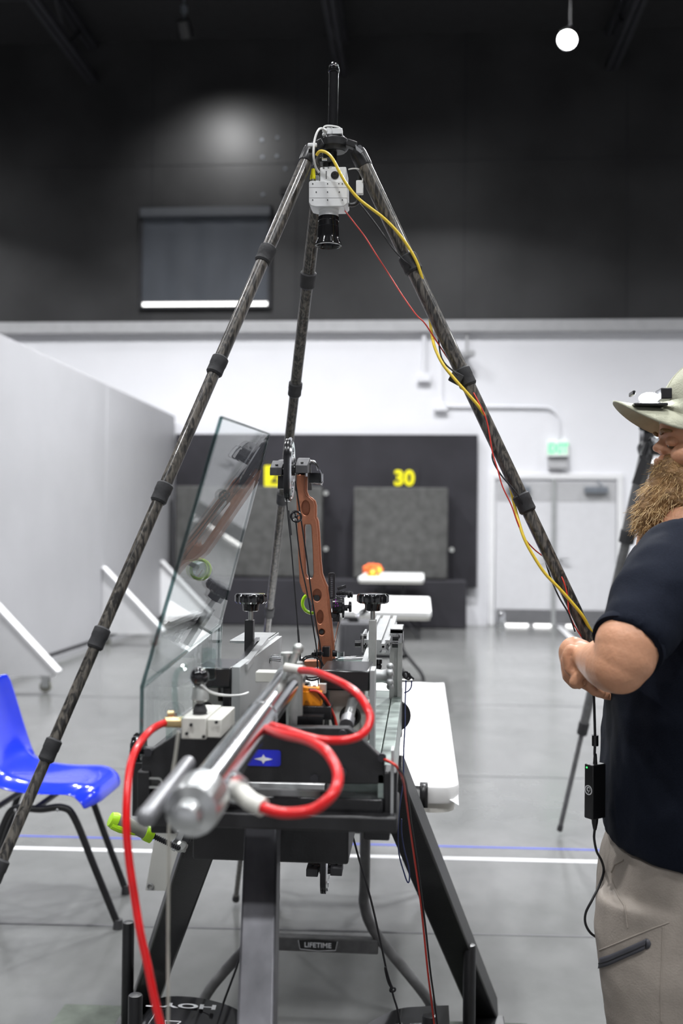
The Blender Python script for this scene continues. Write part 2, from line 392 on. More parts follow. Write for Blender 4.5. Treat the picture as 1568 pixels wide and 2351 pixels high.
# roof joists
def joist(X):
    m = MB(); b = 8.30
    for s in (-.05, .05): m.bx(X+s-.035, X+s+.035, -6, YB-.03, b, b+.10)
    struct_m = m
    for s in (-.05, .05): m.bx(X+s-.035, X+s+.035, -6, YB-.03, ZT-.12, ZT-.02)
    y = -5.8; k = 0
    while y < YB-.7:
        z1, z2 = (b+.05, ZT-.07) if k % 2 == 0 else (ZT-.07, b+.05)
        m.beam((X, y, z1), (X, y+.6, z2), .035, .035); y += .6; k += 1
    return m
for i, (X, lb) in enumerate(((-5.16, 'l'), (-1.28, 'c'), (2.77, 'r'))):
    t = struct('trim_%d' % (10+i), joist(X), 'steel_black')
mm = MB()
for y in (3.0, 7.0, 11.0, 14.2):
    mm.bx(-12, 12, y-.04, y+.04, ZT-.12, ZT)
struct('trim_13', mm, 'steel_black')

# window with roller blind
wl, wr = PY(322, 590, YB-.03).x, PY(624, 590, YB-.03).x
zb, zt = PY(470, 706, YB-.03).z, PY(470, 476, YB-.03).z
m = MB(); y0, y1 = YB-.10, YB-.03
m.bx(wl, wl+.05, y0, y1, zb, zt); m.bx(wr-.05, wr, y0, y1, zb, zt); m.bx(wl, wr, y0, y1, zt-.04, zt); m.bx(wl, wr, y0, y1, zb-.03, zb+.01)
win = struct('window_1', m, 'steel_black', bev=.006)
obj('pane', MB().bx(wl+.05, wr-.05, YB-.045, YB-.035, zb+.01, zt-.04), 'daylight', win, label='bright strip of daylight at the sill')
bl = thing('roller_blind', 'dark grey roller blind pulled down over the high window', 'blind', ((wl+wr)/2, YB-.1, zb+.08))
def sheet_blind():
    m = MB(); n = 30; x0, x1 = wl+.04, wr-.04; z0_, z1_ = zb+.085, zt-.17
    g = [[V((x0+(x1-x0)*i/n, YB-.075-.008*math.sin(i*.9)*math.sin(math.pi*i/n)-.01*(j % 2)*0, z0_+(z1_-z0_)*j/6)) for i in range(n+1)] for j in range(7)]
    for r in g: pass
    vs = [p for r in g for p in r]; fs = [(j*(n+1)+i, j*(n+1)+i+1, (j+1)*(n+1)+i+1, (j+1)*(n+1)+i) for j in range(6) for i in range(n)]
    m.add(vs, fs); m.add([v+V((0, .004, 0)) for v in vs], [tuple(reversed(f)) for f in fs]); return m
obj('fabric', sheet_blind(), 'shade', bl)
obj('housing', MB().bx(wl+.01, wr-.01, YB-.16, YB-.05, zt-.17, zt-.03), 'shade_case', bl, bev=.012)
obj('bottom_bar', MB().bx(wl+.04, wr-.04, YB-.085, YB-.065, zb+.075, zb+.095), 'shade_case', bl)
p = PY(655, 441, YB-.03)
o = obj('outlet_box', MB().bx(p.x-.07, p.x+.07, YB-.10, YB-.03, p.z-.06, p.z+.06), 'plastic_black', bev=.008); tag(o, 'small black electrical box on the dark upper wall near the window', 'electrical box')

# ------------------------------------------------------------------ ceiling lamps
def high_bay(x, y, z, label, tilt=(0, 0, -1), r=.24, power=LAMP_W, group='high bay lamps under the roof', spread=125):
    t = thing('high_bay_lamp', label, 'lamp', (x, y, z), group); d = V(tilt).normalized(); c = V((x, y, z))
    obj('housing', MB().lathe(c, -d, [(r*.45, .30), (r*.5, .30), (r*.55, .12), (r, .08), (r*1.03, .0), (r*.96, .0), (r*.9, .05), (.02, .06)][::-1]), 'plastic_black', t)
    obj('diffuser', MB().lathe(c, -d, [(.01, .02), (r*.95, .02), (r*.95, .035), (.01, .035)]), 'lamp_glow', t, label='bright white round diffuser')
    top = c-d*.3
    obj('suspension_rod', MB().cyl(top, (top.x, top.y, ZT), .012, n=8), 'steel_black', t)
    ld = bpy.data.lights.new('high_bay_light', 'AREA'); ld.shape = 'DISK'; ld.size = r*1.8; ld.energy = power; ld.color = (.97, .98, 1.0); ld.spread = math.radians(spread)
    lo = bpy.data.objects.new('high_bay_light', ld); COL.objects.link(lo); lo.parent = t
    lo.location = d*.01; ld.energy *= (.92 if y > 11 else .85 if y > 7 else .42); lo.rotation_euler = (-d).to_track_quat('Z', 'Y').to_euler()
    return t
for i, (x, y) in enumerate(LAMP_XY):
    if i == 2: continue
    high_bay(x, y, 7.95 if y > 11 else 7.75, 'round high bay lamp added outside the picture to light the room')
pl = P(1302, 92, 11.2)
high_bay(pl.x, pl.y, pl.z, 'round high bay lamp glaring white near the right roof joist', tilt=(-.25, -.75, -.75), r=.105, group=None, spread=150)
# dark can light beside the wall, its beam on the wall
pw = P(426, 72, 14.3); dw = (PY(545, 560, YB)-pw).normalized()
t = thing('can_light', 'small black can light hung near the top of the dark wall, left', 'lamp', pw)
obj('housing', MB().lathe(pw-dw*.16, dw, [(.07, 0), (.10, .02), (.10, .24), (.085, .24), (.08, .12), (.01, .12)]), 'plastic_black', t)
obj('mount', MB().cyl(pw+V((0, -.1, .1)), (pw.x, pw.y-.1, ZT), .015, n=8).bx(pw.x-.04, pw.x+.04, pw.y-.13, pw.y-.06, pw.z+.22, pw.z+.3), 'closer_grey', t)
ld = bpy.data.lights.new('can_light_beam', 'SPOT'); ld.energy = 150; ld.spot_size = math.radians(110); ld.spot_blend = .8; ld.shadow_soft_size = .06
lo = bpy.data.objects.new('can_light_beam', ld); COL.objects.link(lo); lo.parent = t; lo.location = dw*.085; lo.rotation_euler = (-dw).to_track_quat('Z', 'Y').to_euler()

# ------------------------------------------------------------------ movable partitions on the left
XP = -3.78; ZP = 3.12
def partition(y0, y1, label, yb=None):
    t = thing('partition_wall', label, 'partition', (XP, (y0+y1)/2, 0), 'movable partition walls along the left')
    obj('panel', MB().bx(XP-.14, XP, y0+.004, y1-.004, .10, ZP), 'partition', t, bev=.006)
    obj('base_rail', MB().bx(XP-.13, XP-.01, y0+.01, y1-.01, .06, .10), 'steel_black', t)
    yb = yb or y1-.05; m = MB()
    m.prism([(XP, yb, .14), (XP+.72, yb, .14), (XP+.72, yb, .22), (XP, yb, .92)], (0, -.04, 0))
    b = obj('brace', m, 'brace_white', t, bev=.004)
    obj('brace_cap', MB().beam((XP+.01, yb-.02, .93), (XP+.75, yb-.02, .18), .12, .025, (0, 1, 0)), 'brace_white', t, bev=.004)
    for dx, nm in ((.64, 0), (.06, 1)):
        c = V((XP+dx, yb-.02, .055))
        w = obj('castor', MB().cyl(c-EY*.014, c+EY*.014, .05, n=24), 'grey_rubber', t)
        obj('castor_fork', MB().bx(c.x-.03, c.x+.03, c.y-.022, c.y-.017, .05, .14).bx(c.x-.03, c.x+.03, c.y+.017, c.y+.022, .05, .14).bx(c.x-.04, c.x+.04, c.y-.03, c.y+.03, .125, .14), 'alu', w)
    return t
partition(5.1, 8.66, 'grey movable partition wall nearest the camera, cut by the left edge')
partition(8.66, 12.26, 'grey movable partition wall, middle one of the three')
partition(12.26, 15.72, 'grey movable partition wall at the far end against the back wall', 15.0)

# ------------------------------------------------------------------ shooting bay on the back wall
def bxpix(l, t_, r, b, y, th): # box whose front face covers a pixel rectangle on the plane Y=y
    a = PY(l, (t_+b)/2, y).x; c = PY(r, (t_+b)/2, y).x; zt_ = PY((l+r)/2, t_, y).z; zb_ = PY((l+r)/2, b, y).z
    return MB().bx(a, c, y, y+th, zb_, zt_)
o = obj('backdrop_panel', bxpix(401, 997, 1096, 1345, 15.66, .12), 'curtain_black', bev=.01); tag(o, 'large black backdrop panel behind the archery targets', 'backdrop')
o = obj('stage_bench', MB().bx(XP+.02, PY(1071, 1400, 15.1).x, 15.1, 15.64, 0, PY(900, 1332, 15.1).z), 'curtain_black', bev=.02); tag(o, 'long low black bench under the archery targets', 'bench')
def target(l, t_, r, b, label):
    o = obj('foam_target', bxpix(l, t_, r, b, 15.3, .30), 'foam', bev=.02); o.location.z = max(o.location.z, .70); tag(o, label, 'archery target', 'square foam archery targets'); return o
target(402, 1122, 738, 1330, 'wide dark grey foam archery target behind the bow, under the yellow plate')
target(812, 1122, 1028, 1332, 'square dark grey foam archery target under the number 30')
def plate(l, t_, r, b, m, txt, tm, label, size, bold):
    pa = PY((l+r)/2, (t_+b)/2, 15.62); o = thing('number_plate', label, 'sign', (pa.x, 15.65, PY(l, b, 15.65).z), 'lane number plates')
    obj('board', bxpix(l, t_, r, b, 15.64, .02), m, o)
    obj('digits', text_mb(txt, size, frame((pa.x, 15.635, pa.z), EX, EZ), .003, bold), tm, o); return o
plate(893, 1074, 962, 1124, 'curtain_black', '30', 'yellow_paint', 'black number plate reading 30 in yellow digits', .31, .012)
plate(607, 1069, 672, 1122, 'yellow_paint', '29', 'ink', 'yellow number plate with dark digits partly hidden by the bow', .26, .004)
for px, py in ((748, 1132), (748, 1260), (1037, 1262)):
    p = PY(px, py, 15.35); o = obj('target_clamp', MB().cyl(p, p+EY*.05, .035, .028, 16).cyl(p+EY*.05, p+EY*.3, .012, n=10), 'alu_dull')
    tag(o, {748: 'small metal clamp knob on the right edge of the wide target, ' + ('upper' if py < 1200 else 'lower'), 1037: 'small metal clamp knob on the right edge of the square target'}[px], 'clamp', 'target clamp knobs')

# ------------------------------------------------------------------ double door
def door():
    xl, xr = PY(1135, 1300, YB).x, PY(1415, 1300, YB).x; xm = PY(1270, 1300, YB).x; zt_ = PY(1275, 1101, YB).z
    m = MB(); w = .09; y0_ = YB-.05
    m.bx(xl-w, xl, y0_, YB, 0, zt_+w); m.bx(xr, xr+w, y0_, YB, 0, zt_+w); m.bx(xl, xr, y0_, YB, zt_, zt_+w)
    struct('trim_14', m, 'white_paint', bev=.01)
    for i, (a, b) in enumerate(((xl, xm), (xm, xr))):
        d = struct('door_%d' % (i+1), MB().bx(a+.012, b-.012, YB-.03, YB-.005, .03, zt_-.03), 'door_grey', bev=.004)
        obj('kick_plate', MB().bx(a+.03, b-.03, YB-.035, YB-.03, .04, .25), 'kick', d)
        obj('head_band', MB().bx(a+.02, b-.02, YB-.034, YB-.03, zt_-.33, zt_-.04), 'trim_grey', d)
        cx = (a+b)/2+.15*(1 if i else -.6)
        obj('door_closer', MB().bx(cx-.17, cx+.17, YB-.10, YB-.034, zt_-.20, zt_-.11).beam((cx+.1, YB-.07, zt_-.1), (cx+.02, YB-.05, zt_-.02), .02, .01), 'closer_grey', d, bev=.006)
        hx = xm-.10 if i == 0 else xm+.10
        obj('lever_handle', MB().cyl((hx, YB-.03, 1.0), (hx, YB-.09, 1.0), .02).bx(hx-.02-(.1 if i == 0 else 0), hx+.02+(.1 if i else 0), YB-.10, YB-.08, .99, 1.01), 'alu', d)
    struct('trim_15', MB().bx(xm-.03, xm+.03, YB-.06, YB-.005, 0, zt_), 'alu_matte', bev=.004)
    a, b = PY(1152, 1428, YB).x, PY(1212, 1428, YB).x; c, d = PY(1226, 1428, YB).x, PY(1273, 1428, YB).x; e, f = PY(1300, 1428, YB).x, PY(1324, 1428, YB).x
    for k, (q, s_) in enumerate(((a, b), (c, xm-.03), (e, f))):
        struct('window_%d' % (k+2), MB().bx(q, s_, YB-.02, YB-.004, .004, .034), 'daylight')  # glowing boxes stand in for daylight leaking under the doors
door()
p = PZ(1141, 1432, 0)
o = obj('door_stop', MB().lathe((p.x, YB-.5, 0), EZ, [(.06, 0), (.07, .02), (.06, .2), (.045, .24), (.01, .25)]), 'chrome'); tag(o, 'small bright metal canister on the floor beside the left door jamb', 'door stop')

# exit sign, heater, conduits
pe = PY(1281, 1029, YB-.08); t = thing('exit_sign', 'lit exit sign with green letters above the double door', 'sign', (pe.x, YB, PY(1281, 1048, YB).z))
obj('housing', MB().bx(pe.x-.155, pe.x+.155, YB-.08, YB, pe.z-.125, pe.z+.125), 'sign_white', t, bev=.01)
obj('lettering', text_mb('EXIT', .20, frame((pe.x, YB-.083, pe.z-.01), EX, EZ), .002, .008, .72), 'exit_green', t)
pb = PY(1281, 1063, YB-.08)
t = thing('emergency_light', 'pale grey emergency light box under the exit sign', 'emergency light', (pb.x, YB, pb.z-.09))
obj('body', MB().bx(pb.x-.14, pb.x+.14, YB-.10, YB, pb.z-.085, pb.z+.085), 'trim_grey', t, bev=.01)
obj('shroud', MB().bx(pb.x-.15, pb.x+.15, YB-.14, YB, pb.z+.085, pb.z+.098), 'closer_grey', t, bev=.004)
def conduit(pix, r, label, box=None):
    pts = [PY(x, y, YB-r-.002) for x, y in pix]
    t = thing('conduit', label, 'conduit', pts[-1], 'white conduits on the back wall'); obj('pipe', MB().tube(pts, r, 8, 5), 'trim_grey' if r < 0 else 'wall_white', t)
    if box: b = PY(*box, YB-.04); obj('junction_box', MB().bx(b.x-.10, b.x+.10, YB-.09, YB, b.z-.06, b.z+.06), 'wall_white', t, bev=.01)
conduit([(1010, 933), (1100, 934), (1230, 935), (1262, 938), (1280, 955), (1283, 980), (1283, 1006)], .022, 'white conduit bending down to the exit sign', (1012, 935))
conduit([(974, 770), (974, 815), (974, 862)], .035, 'white thick conduit dropping from the grey ledge', (974, 868))
conduit([(1015, 790), (1015, 850), (1015, 928)], .018, 'white thin conduit joining the horizontal conduit from above')
p = PY(1072, 818, YB-.15)
t = thing('security_camera', 'small white security camera on the white wall below the ledge', 'camera', (p.x, YB, p.z-.1))
obj('mount', MB().bx(p.x-.03, p.x+.03, YB-.2, YB, p.z-.03, p.z+.03).bx(p.x-.02, p.x+.02, YB-.06, YB, p.z, p.z+.42), 'trim_grey', t)
obj('camera_head', MB().box((p.x, YB-.22, p.z+.02), (.16, .2, .09), Matrix.Rotation(.5, 3, 'Z')).sph((p.x-.05, YB-.2, p.z-.05), .05), 'trim_grey', t, bev=.01)

# ------------------------------------------------------------------ folding tables
def folding_table(x0, x1, y0, y1, z, label, top='table_white', leg='table_steel', flare=.10, rt=.015, cross=True, braces=True, inset=.32, group='white folding tables'):
    t = thing('folding_table', label, 'table', ((x0+x1)/2, (y0+y1)/2, 0), group); cx = (x0+x1)/2
    obj('tabletop', flat([rrect(cx, (y0+y1)/2, x1-x0, y1-y0, .05)], Matrix.Translation((0, 0, z-.022)), .032, .006), top, t)
    obj('apron', flat([rrect(cx, (y0+y1)/2, x1-x0-.02, y1-y0-.02, .05), rrect(cx, (y0+y1)/2, x1-x0-.08, y1-y0-.08, .04)], Matrix.Translation((0, 0, z-.052)), .03), 'table_edge' if top == 'table_white' else top, t)
    for ye, s in ((y0+inset, 1), (y1-inset, -1)):
        fr = None; xa = (x1-x0)*.17
        for sx in (-1, 1):
            pts = [(cx+sx*xa, ye, z-.05), (cx+sx*xa, ye, .40), (cx+sx*xa, ye, .33), (cx+sx*(xa+.035), ye, .25), (cx+sx*(xa+.17), ye, .09), (cx+sx*(xa+.205), ye, .02), (cx+sx*(xa+.205), ye, 0)]
            l = obj('leg', MB().tube(pts, rt, 12, 6), leg, t); fr = fr or l
            obj('leg_brace', MB().beam((cx+sx*xa, ye, z-.15), (cx+sx*.03, ye+s*.12, z-.07), .022, .005, (0, 1, 0)), leg, l)
        obj('crossbar', MB().bx(cx-xa-.04, cx+xa+.04, ye-.014, ye+.014, .20, .24), leg, t, bev=.003)
        obj('top_rail', MB().bx(cx-.3*(x1-x0), cx+.3*(x1-x0), ye-.015, ye+.015, z-.075, z-.045), leg, t, bev=.003)
    return t
ty0 = PZ(1055, 1808, .745).y; xr = PZ(1055, 1808, .745).x
near_table = folding_table(xr-.76, xr, ty0, ty0+1.80, .745, 'white folding table covered in white paper right behind the machine')
ye = ty0+.32
lc = V((xr-.38, ye-.0145, .22))
pb_ = obj('brand_badge', MB().prism([lc+V((-.055, 0, .012)), lc+V((-.05, 0, -.012)), lc+V((0, 0, -.015)), lc+V((.05, 0, -.012)), lc+V((.055, 0, .012)), lc+V((0, 0, .016))], (0, -.001, 0)), 'ink', near_table, label='dark worn name badge on the crossbar')
obj('lettering', text_mb('LIFETIME', .019, frame(lc+V((0, -.0018, 0)), EX, EZ), .0004, .0003, 1.05), 'white_ink', pb_)
obj('badge_border', MB().tube([lc+V((-.055, -.001, .012)), lc+V((-.05, -.001, -.012)), lc+V((0, -.001, -.0155)), lc+V((.05, -.001, -.012)), lc+V((.055, -.001, .012))], .0009, 6, 1), 'white_ink', pb_)
# paper sheet over the table, with drooping corner
def paper():
    m = MB(); x0, x1 = xr-.765, xr-.002; y0, y1 = ty0-.006, ty0+1.79; n, k = 40, 30; vs = []; fs = []
    for j in range(k+1):
        for i in range(n+1):
            x = x0+(x1-x0)*i/n; y = y0+(y1-y0)*j/k; z = .7475+.0012*math.sin(x*50+3*math.sin(y*3))
            if j == 0: z -= .006+.006*math.sin(i*.5)
            if j <= 1 and i >= n-4: z -= .006*(i-n+4)
            if j == 0 and i >= n-4: y += .012*(n-i); z -= .01
            vs.append(V((x, y, z)))
    for j in range(k):
        for i in range(n): a = j*(n+1)+i; fs.append((a, a+1, a+n+2, a+n+1))
    m.add(vs, fs); m.add([v-EZ*.0008 for v in vs], [tuple(reversed(f)) for f in fs]); return m
o = obj('paper_sheet', paper(), 'paper', ang=80); tag(o, 'large white paper sheet covering the table behind the machine', 'paper')
for px in (973,):
    a = PZ(px, 1806, .75); m = MB(); w = .010
    m.add([V((a.x-w, ty0+.02, .7505)), V((a.x+w, ty0+.02, .7505)), V((a.x+w, ty0-.012, .746)), V((a.x-w, ty0-.012, .746)), V((a.x+w, ty0-.012, .695)), V((a.x-w, ty0-.012, .695))], [(0, 1, 2, 3), (3, 2, 4, 5)])
    o = obj('tape_strip', m, 'plastic_black'); tag(o, 'strip of black tape holding the paper on the table edge', 'tape')
    md = o.modifiers.new('s', 'SOLIDIFY'); md.thickness = .001
# white vinyl banner corner hanging at the left front of the table
d = 2.75; m = MB(); pts = [(352, 1905), (430, 1905), (425, 2010), (338, 2046)]
q = [P(x, y, d) for x, y in [(362, 1880), (440, 1880), (398, 2046), (334, 2044)]]
m.prism(q, EY*.002); t = thing('vinyl_banner', 'off-white vinyl banner corner with a grommet hanging behind the clamp', 'banner', (q[2]+q[3])/2)
obj('sheet', m, 'vinyl', t); obj('grommet', MB().torus(P(345, 2036, d-.003), EY, .0075, .0022, 24, 8), 'alu', t)
# far tables
tb = PZ(990, 1411, .74)
folding_table(tb.x-.78, tb.x, tb.y, tb.y+1.9, .76, 'far white folding table on black legs, the nearer of two', leg='steel_black', group='white folding tables')
ta = PZ(973, 1336, .74)
folding_table(-.80, .03, 13.2, 15.0, .80, 'far white folding table holding the orange object', leg='steel_black', group='white folding tables')
# orange toy cluster on the far table
m = MB(); c = PY(856, 1303, 13.6); c.z = .86
random.seed(3)
for k in range(9):
    a = 2*math.pi*k/9; p1 = c+V((.13*math.cos(a), .04*math.sin(a*2), .08*math.sin(a)+.02)); m.tube([c, (c+p1)/2+V((0, 0, .03)), p1], [.03, .035, .018], 8, 4)
m.sph(c, (.07, .06, .06)); t = thing('orange_clamp_bundle', 'small bundle of bright orange and yellow plastic clamps on the farthest table', 'clamps', (c.x, c.y, .80))
obj('clamps', m, 'orange_red', t); obj('tip', MB().sph(c+V((.0, -.05, -.01)), (.035, .03, .03)).sph(c+V((.09, -.04, .02)), (.025, .03, .04)).bx(c.x-.1, c.x+.1, c.y-.04, c.y+.04, .80, .815), 'yellow_cable', t, label='yellow plastic tips')
# dark cloth covered stand between bow and tables, with a black clamp arm on it
yb = 6.6; a = PY(775, 1432, yb); b = PY(856, 1432, yb)
m = MB(); x0, x1, zt_ = a.x, b.x, a.z; n = 24
prof = []
for k in range(n):
    pass
rs = []
for z, g in ((zt_, .97), (zt_-.01, 1.0), (zt_*.6, 1.03), (zt_*.3, 1.05), (.01, 1.08)):
    ring = []
    for k in range(48):
        an = 2*math.pi*k/48; e = 4; cx_, sy_ = math.cos(an), math.sin(an)
        rx = (abs(cx_)**(2/e))*math.copysign(1, cx_)*(x1-x0)/2; ry = (abs(sy_)**(2/e))*math.copysign(1, sy_)*.22
        rip = 1+.03*math.sin(k*2.1)*(1 if z < zt_-.02 else 0); ring.append(V(((x0+x1)/2+rx*g*rip, yb+.22+ry*g*rip, z)))
    rs.append(ring)
o = obj('draped_stand', MB().rings(rs[::-1]), 'cloth_grey'); tag(o, 'small stand draped in dark grey cloth behind the bow', 'stand')
t = thing('clamp_arm', 'black articulated clamp arm with shiny joint on the draped stand', 'clamp arm', ((x0+x1)/2, yb+.15, zt_))
c = PY(826, 1408, yb+.15)
obj('arm', MB().cyl(c+V((.005, 0, 0)), c+V((.055, 0, .035)), .021, .017).cyl((c.x-.04, c.y, zt_), (c.x-.04, c.y, zt_+.02), .035).bx(c.x-.11, c.x-.01, c.y-.03, c.y+.03, zt_+.015, zt_+.035), 'plastic_black', t, bev=.002)
obj('joint', MB().tube([c+V((-.02, -.02, -.045)), c+V((0, -.02, -.005)), c+V((.02, -.02, .01))], .006, 8).sph(c+V((-.012, -.02, -.02)), .012).cyl(c+V((-.035, 0, .008)), c+V((.0, 0, -.01)), .008), 'chrome', t)

# ------------------------------------------------------------------ blue chair
def chair():
    t = thing('plastic_chair', 'blue moulded plastic chair on black tube legs at the left edge', 'chair', P(60, 2100, 3.7).xy.to_3d())
    d = 3.75; zc = PY(150, 1790, d).z
    # seat shell: profile along X (backrest to the left), width in Y
    prof = [(-40, 1560), (-25, 1625), (-8, 1690), (8, 1728), (40, 1757), (90, 1776), (150, 1781), (212, 1779), (240, 1786), (254, 1800), (257, 1822)]
    def pt(x, y, yy): p = PY(x, y, d); return V((p.x, yy, p.z))
    m = MB(); n = len(prof); K = 12; hw = .215; vs = []; fs = []
    for i, (x, y) in enumerate(prof):
        for j in range(K+1):
            s = -1+2*j/K; p = pt(x, y, d)
            w = hw*(.82+.18*math.sin(min(1, i/4)*math.pi/2)); dish = .018*(s*s); side = .045*max(0, abs(s)-.72)/.28*(1, 1, 1, .75, .5, .2)[max(0, i-n+6)]
            if i >= n-3: dish = -.006*(s*s)*0
            up = dish*(1 if i >= 5 else .3)
            vs.append(V((p.x+(0.03*(s*s) if i < 4 else 0) - (.035*max(0, abs(s)-.6)/.4 if i >= n-3 else 0), d+s*w, p.z+up-side*(.75 if 2 < i else 0))))
    for i in range(n-1):
        for j in range(K): a = i*(K+1)+j; fs.append((a, a+K+1, a+K+2, a+1))
    m.add(vs, fs); sh = obj('seat_shell', m, 'blue_plastic', t, ang=180)
    so = sh.modifiers.new('so', 'SOLIDIFY'); so.thickness = .006; su = sh.modifiers.new('su', 'SUBSURF'); su.levels = 1; su.render_levels = 2
    # side frames
    for s, (f, b) in ((-1, ((271, 2132), (-75, 2140))), (1, ((289, 2052), (-30, 2060)))):
        y = d+s*.19
        A = PZ(f[0], f[1], 0); B = PZ(b[0], b[1], 0); k1 = PY(163, 1848, y) if s < 0 else PY(195, 1835, y); k0 = PY(22, 1850, y) if s < 0 else PY(52, 1835, y)
        k1 = V((k1.x, y, zc-.055)); k0 = V((k0.x, y, zc-.062)); A.z = .012; B.z = .012
        l = obj('leg', MB().tube([B, B.lerp(k0, .5), B.lerp(k0, .92), k0+V((.03, 0, .005)), k0.lerp(k1, .5), k1-V((.03, 0, -.005)), A.lerp(k1, .92), A.lerp(k1, .5), A], .0125, 12, 6), 'powder_black', t)
        for g in (A, B): obj('foot_cap', MB().cyl(g-EZ*.012, g+EZ*.02, .018, .015), 'rubber', l)
        for g in (k0.lerp(k1, .12), k0.lerp(k1, .8)): obj('rivet', MB().sph(g+V((0, -.013*1, 0)), (.006, .004, .006), 12), 'alu', l)
    obj('cross_tube', MB().cyl((k0.x+.05, d-.19, zc-.06), (k0.x+.05, d+.19, zc-.06), .011).cyl((k1.x-.05, d-.19, zc-.055), (k1.x-.05, d+.19, zc-.055), .011), 'powder_black', t)
chair()

# ------------------------------------------------------------------ shooting machine on its steel stand
Y0 = 1.50
def fp(x, y, yy=Y0): return PY(x, y, yy)
bow_machine = thing('bow_shooting_machine', 'black steel bow shooting machine with clamps and rails on splayed legs', 'shooting machine', (-.2, 1.9, 0))
BMc = bow_machine
# front plate pieces
def fprism(pts, y=Y0, dep=.02): return MB().prism([fp(a, b, y) for a, b in pts], (0, dep, 0))
obj('front_plate', fprism([(325, 1738), (408, 1683), (500, 1668), (800, 1671), (820, 1686), (882, 1747), (884, 1802), (560, 1796), (325, 1790)]), 'machine_black', BMc, bev=.002)
obj('side_block', fprism([(314, 1770), (345, 1771), (345, 1888), (314, 1886)], Y0-.004, .05), 'machine_black', BMc, bev=.003)
obj('side_block', fprism([(880, 1772), (912, 1774), (910, 1906), (880, 1903)], Y0-.004, .05), 'machine_black', BMc, bev=.003)
def bar(l, r, t, b, y0, y1, rr=0): # box from pixel rect on y0, extended to y1
    return MB().bx(fp(l, (t+b)/2, y0).x, fp(r, (t+b)/2, y0).x, y0, y1, fp((l+r)/2, b, y0).z, fp((l+r)/2, t, y0).z)
obj('lower_bar', bar(345, 880, 1828, 1872, Y0-.01, Y0+.03), 'machine_black_gloss', BMc, bev=.003)
obj('base_channel', bar(316, 912, 1868, 1906, Y0-.03, Y0+.12), 'machine_black', BMc, bev=.004)
obj('base_box', MB().bx(fp(442, 1950, 1.72).x, fp(800, 1950, 1.72).x, 1.72, 2.0, fp(620, 1980, 1.72).z, fp(620, 1880, 1.72).z), 'machine_black', BMc, bev=.004)
for pix in ((342, 1726), (722, 1787), (788, 1772), (787, 1684), (877, 1738)):
    a = fp(*pix, Y0); obj('bolt', MB().cyl(a-EY*.006, a, .006, n=14).cyl(a-EY*.0065, a-EY*.004, .003, n=6), 'steel_black', BMc)
a, b = fp(333, 1797, Y0-.002), fp(375, 1797, Y0-.002)
obj('slot_trim', flat([rrect(0, 0, b.x-a.x, .016, .0078), rrect(0, 0, b.x-a.x-.006, .010, .0048)], frame((a+b)/2, EX, EZ), .003), 'alu_dull', BMc, label='thin metal rim of the left slot')
# blue label
lp = fp(605, 1740, Y0-.0008); lab = obj('label_plate', flat([rrect(0, 0, .050, .023, .004)], frame(lp, EX, EZ), .0015), 'blue_label', BMc, label='blue rectangular label with a white four pointed star')
st = []
for k in range(8):
    a = math.pi*k/4; r_ = (.0135 if k % 4 == 0 else .0068) if k % 2 == 0 else .0036; st.append((r_*math.cos(a), r_*math.sin(a)))
obj('star_mark', flat([st], frame(lp+V((0, -.0012, -.0015)), EX, EZ), .0006), 'white_ink', lab)
# bed plates and side plates
zt_bed = 1.030
obj('bed_plate', MB().bx(-.150, -.062, 1.56, 2.32, zt_bed-.018, zt_bed), 'plate_green', BMc, bev=.001, label='streaked metal bed plate on the right')
obj('bed_plate', MB().bx(-.405, -.315, 1.56, 2.32, zt_bed-.018, zt_bed), 'plate_green', BMc, bev=.001)
obj('side_rail', MB().bx(-.060, -.040, 1.50, 2.34, .955, 1.034), 'plate_green', BMc, bev=.001, label='long metal side rail on the right')
obj('side_rail', MB().bx(-.425, -.407, 1.53, 2.34, .955, 1.034), 'machine_black', BMc, bev=.001)
obj('edge_strip', MB().bx(-.041, -.037, 1.49, 1.52, fp(908, 1888).z, fp(908, 1720).z), 'alu_matte', BMc, label='bright vertical strip at the right front corner')
obj('angled_rail', MB().beam(fp(884, 1747, 1.505), fp(818, 1690, 1.515), .007, .007), 'alu', BMc, label='bright bevelled edge rail')
obj('rear_beam', MB().bx(-.42, -.04, 2.30, 2.34, .93, 1.0), 'machine_black', BMc, bev=.003)
obj('rear_block', MB().bx(-.415, -.045, 2.12, 2.335, .865, .955), 'machine_black', BMc, bev=.004)
obj('side_beam', MB().bx(-.085, -.045, 1.60, 2.13, .91, .955), 'machine_black', BMc, bev=.003)
obj('side_beam', MB().bx(-.415, -.375, 1.60, 2.13, .91, .955), 'machine_black', BMc, bev=.003)
# guide holes bar seen through the slot
obj('slide_strip', bar(760, 884, 1800, 1826, Y0+.03, Y0+.06), 'plate_green', BMc, label='pale metal strip behind the front slot')
obj('slide_strip', bar(545, 745, 1800, 1818, 1.9, 1.95), 'paper', BMc, label='pale strip seen through the front slot')
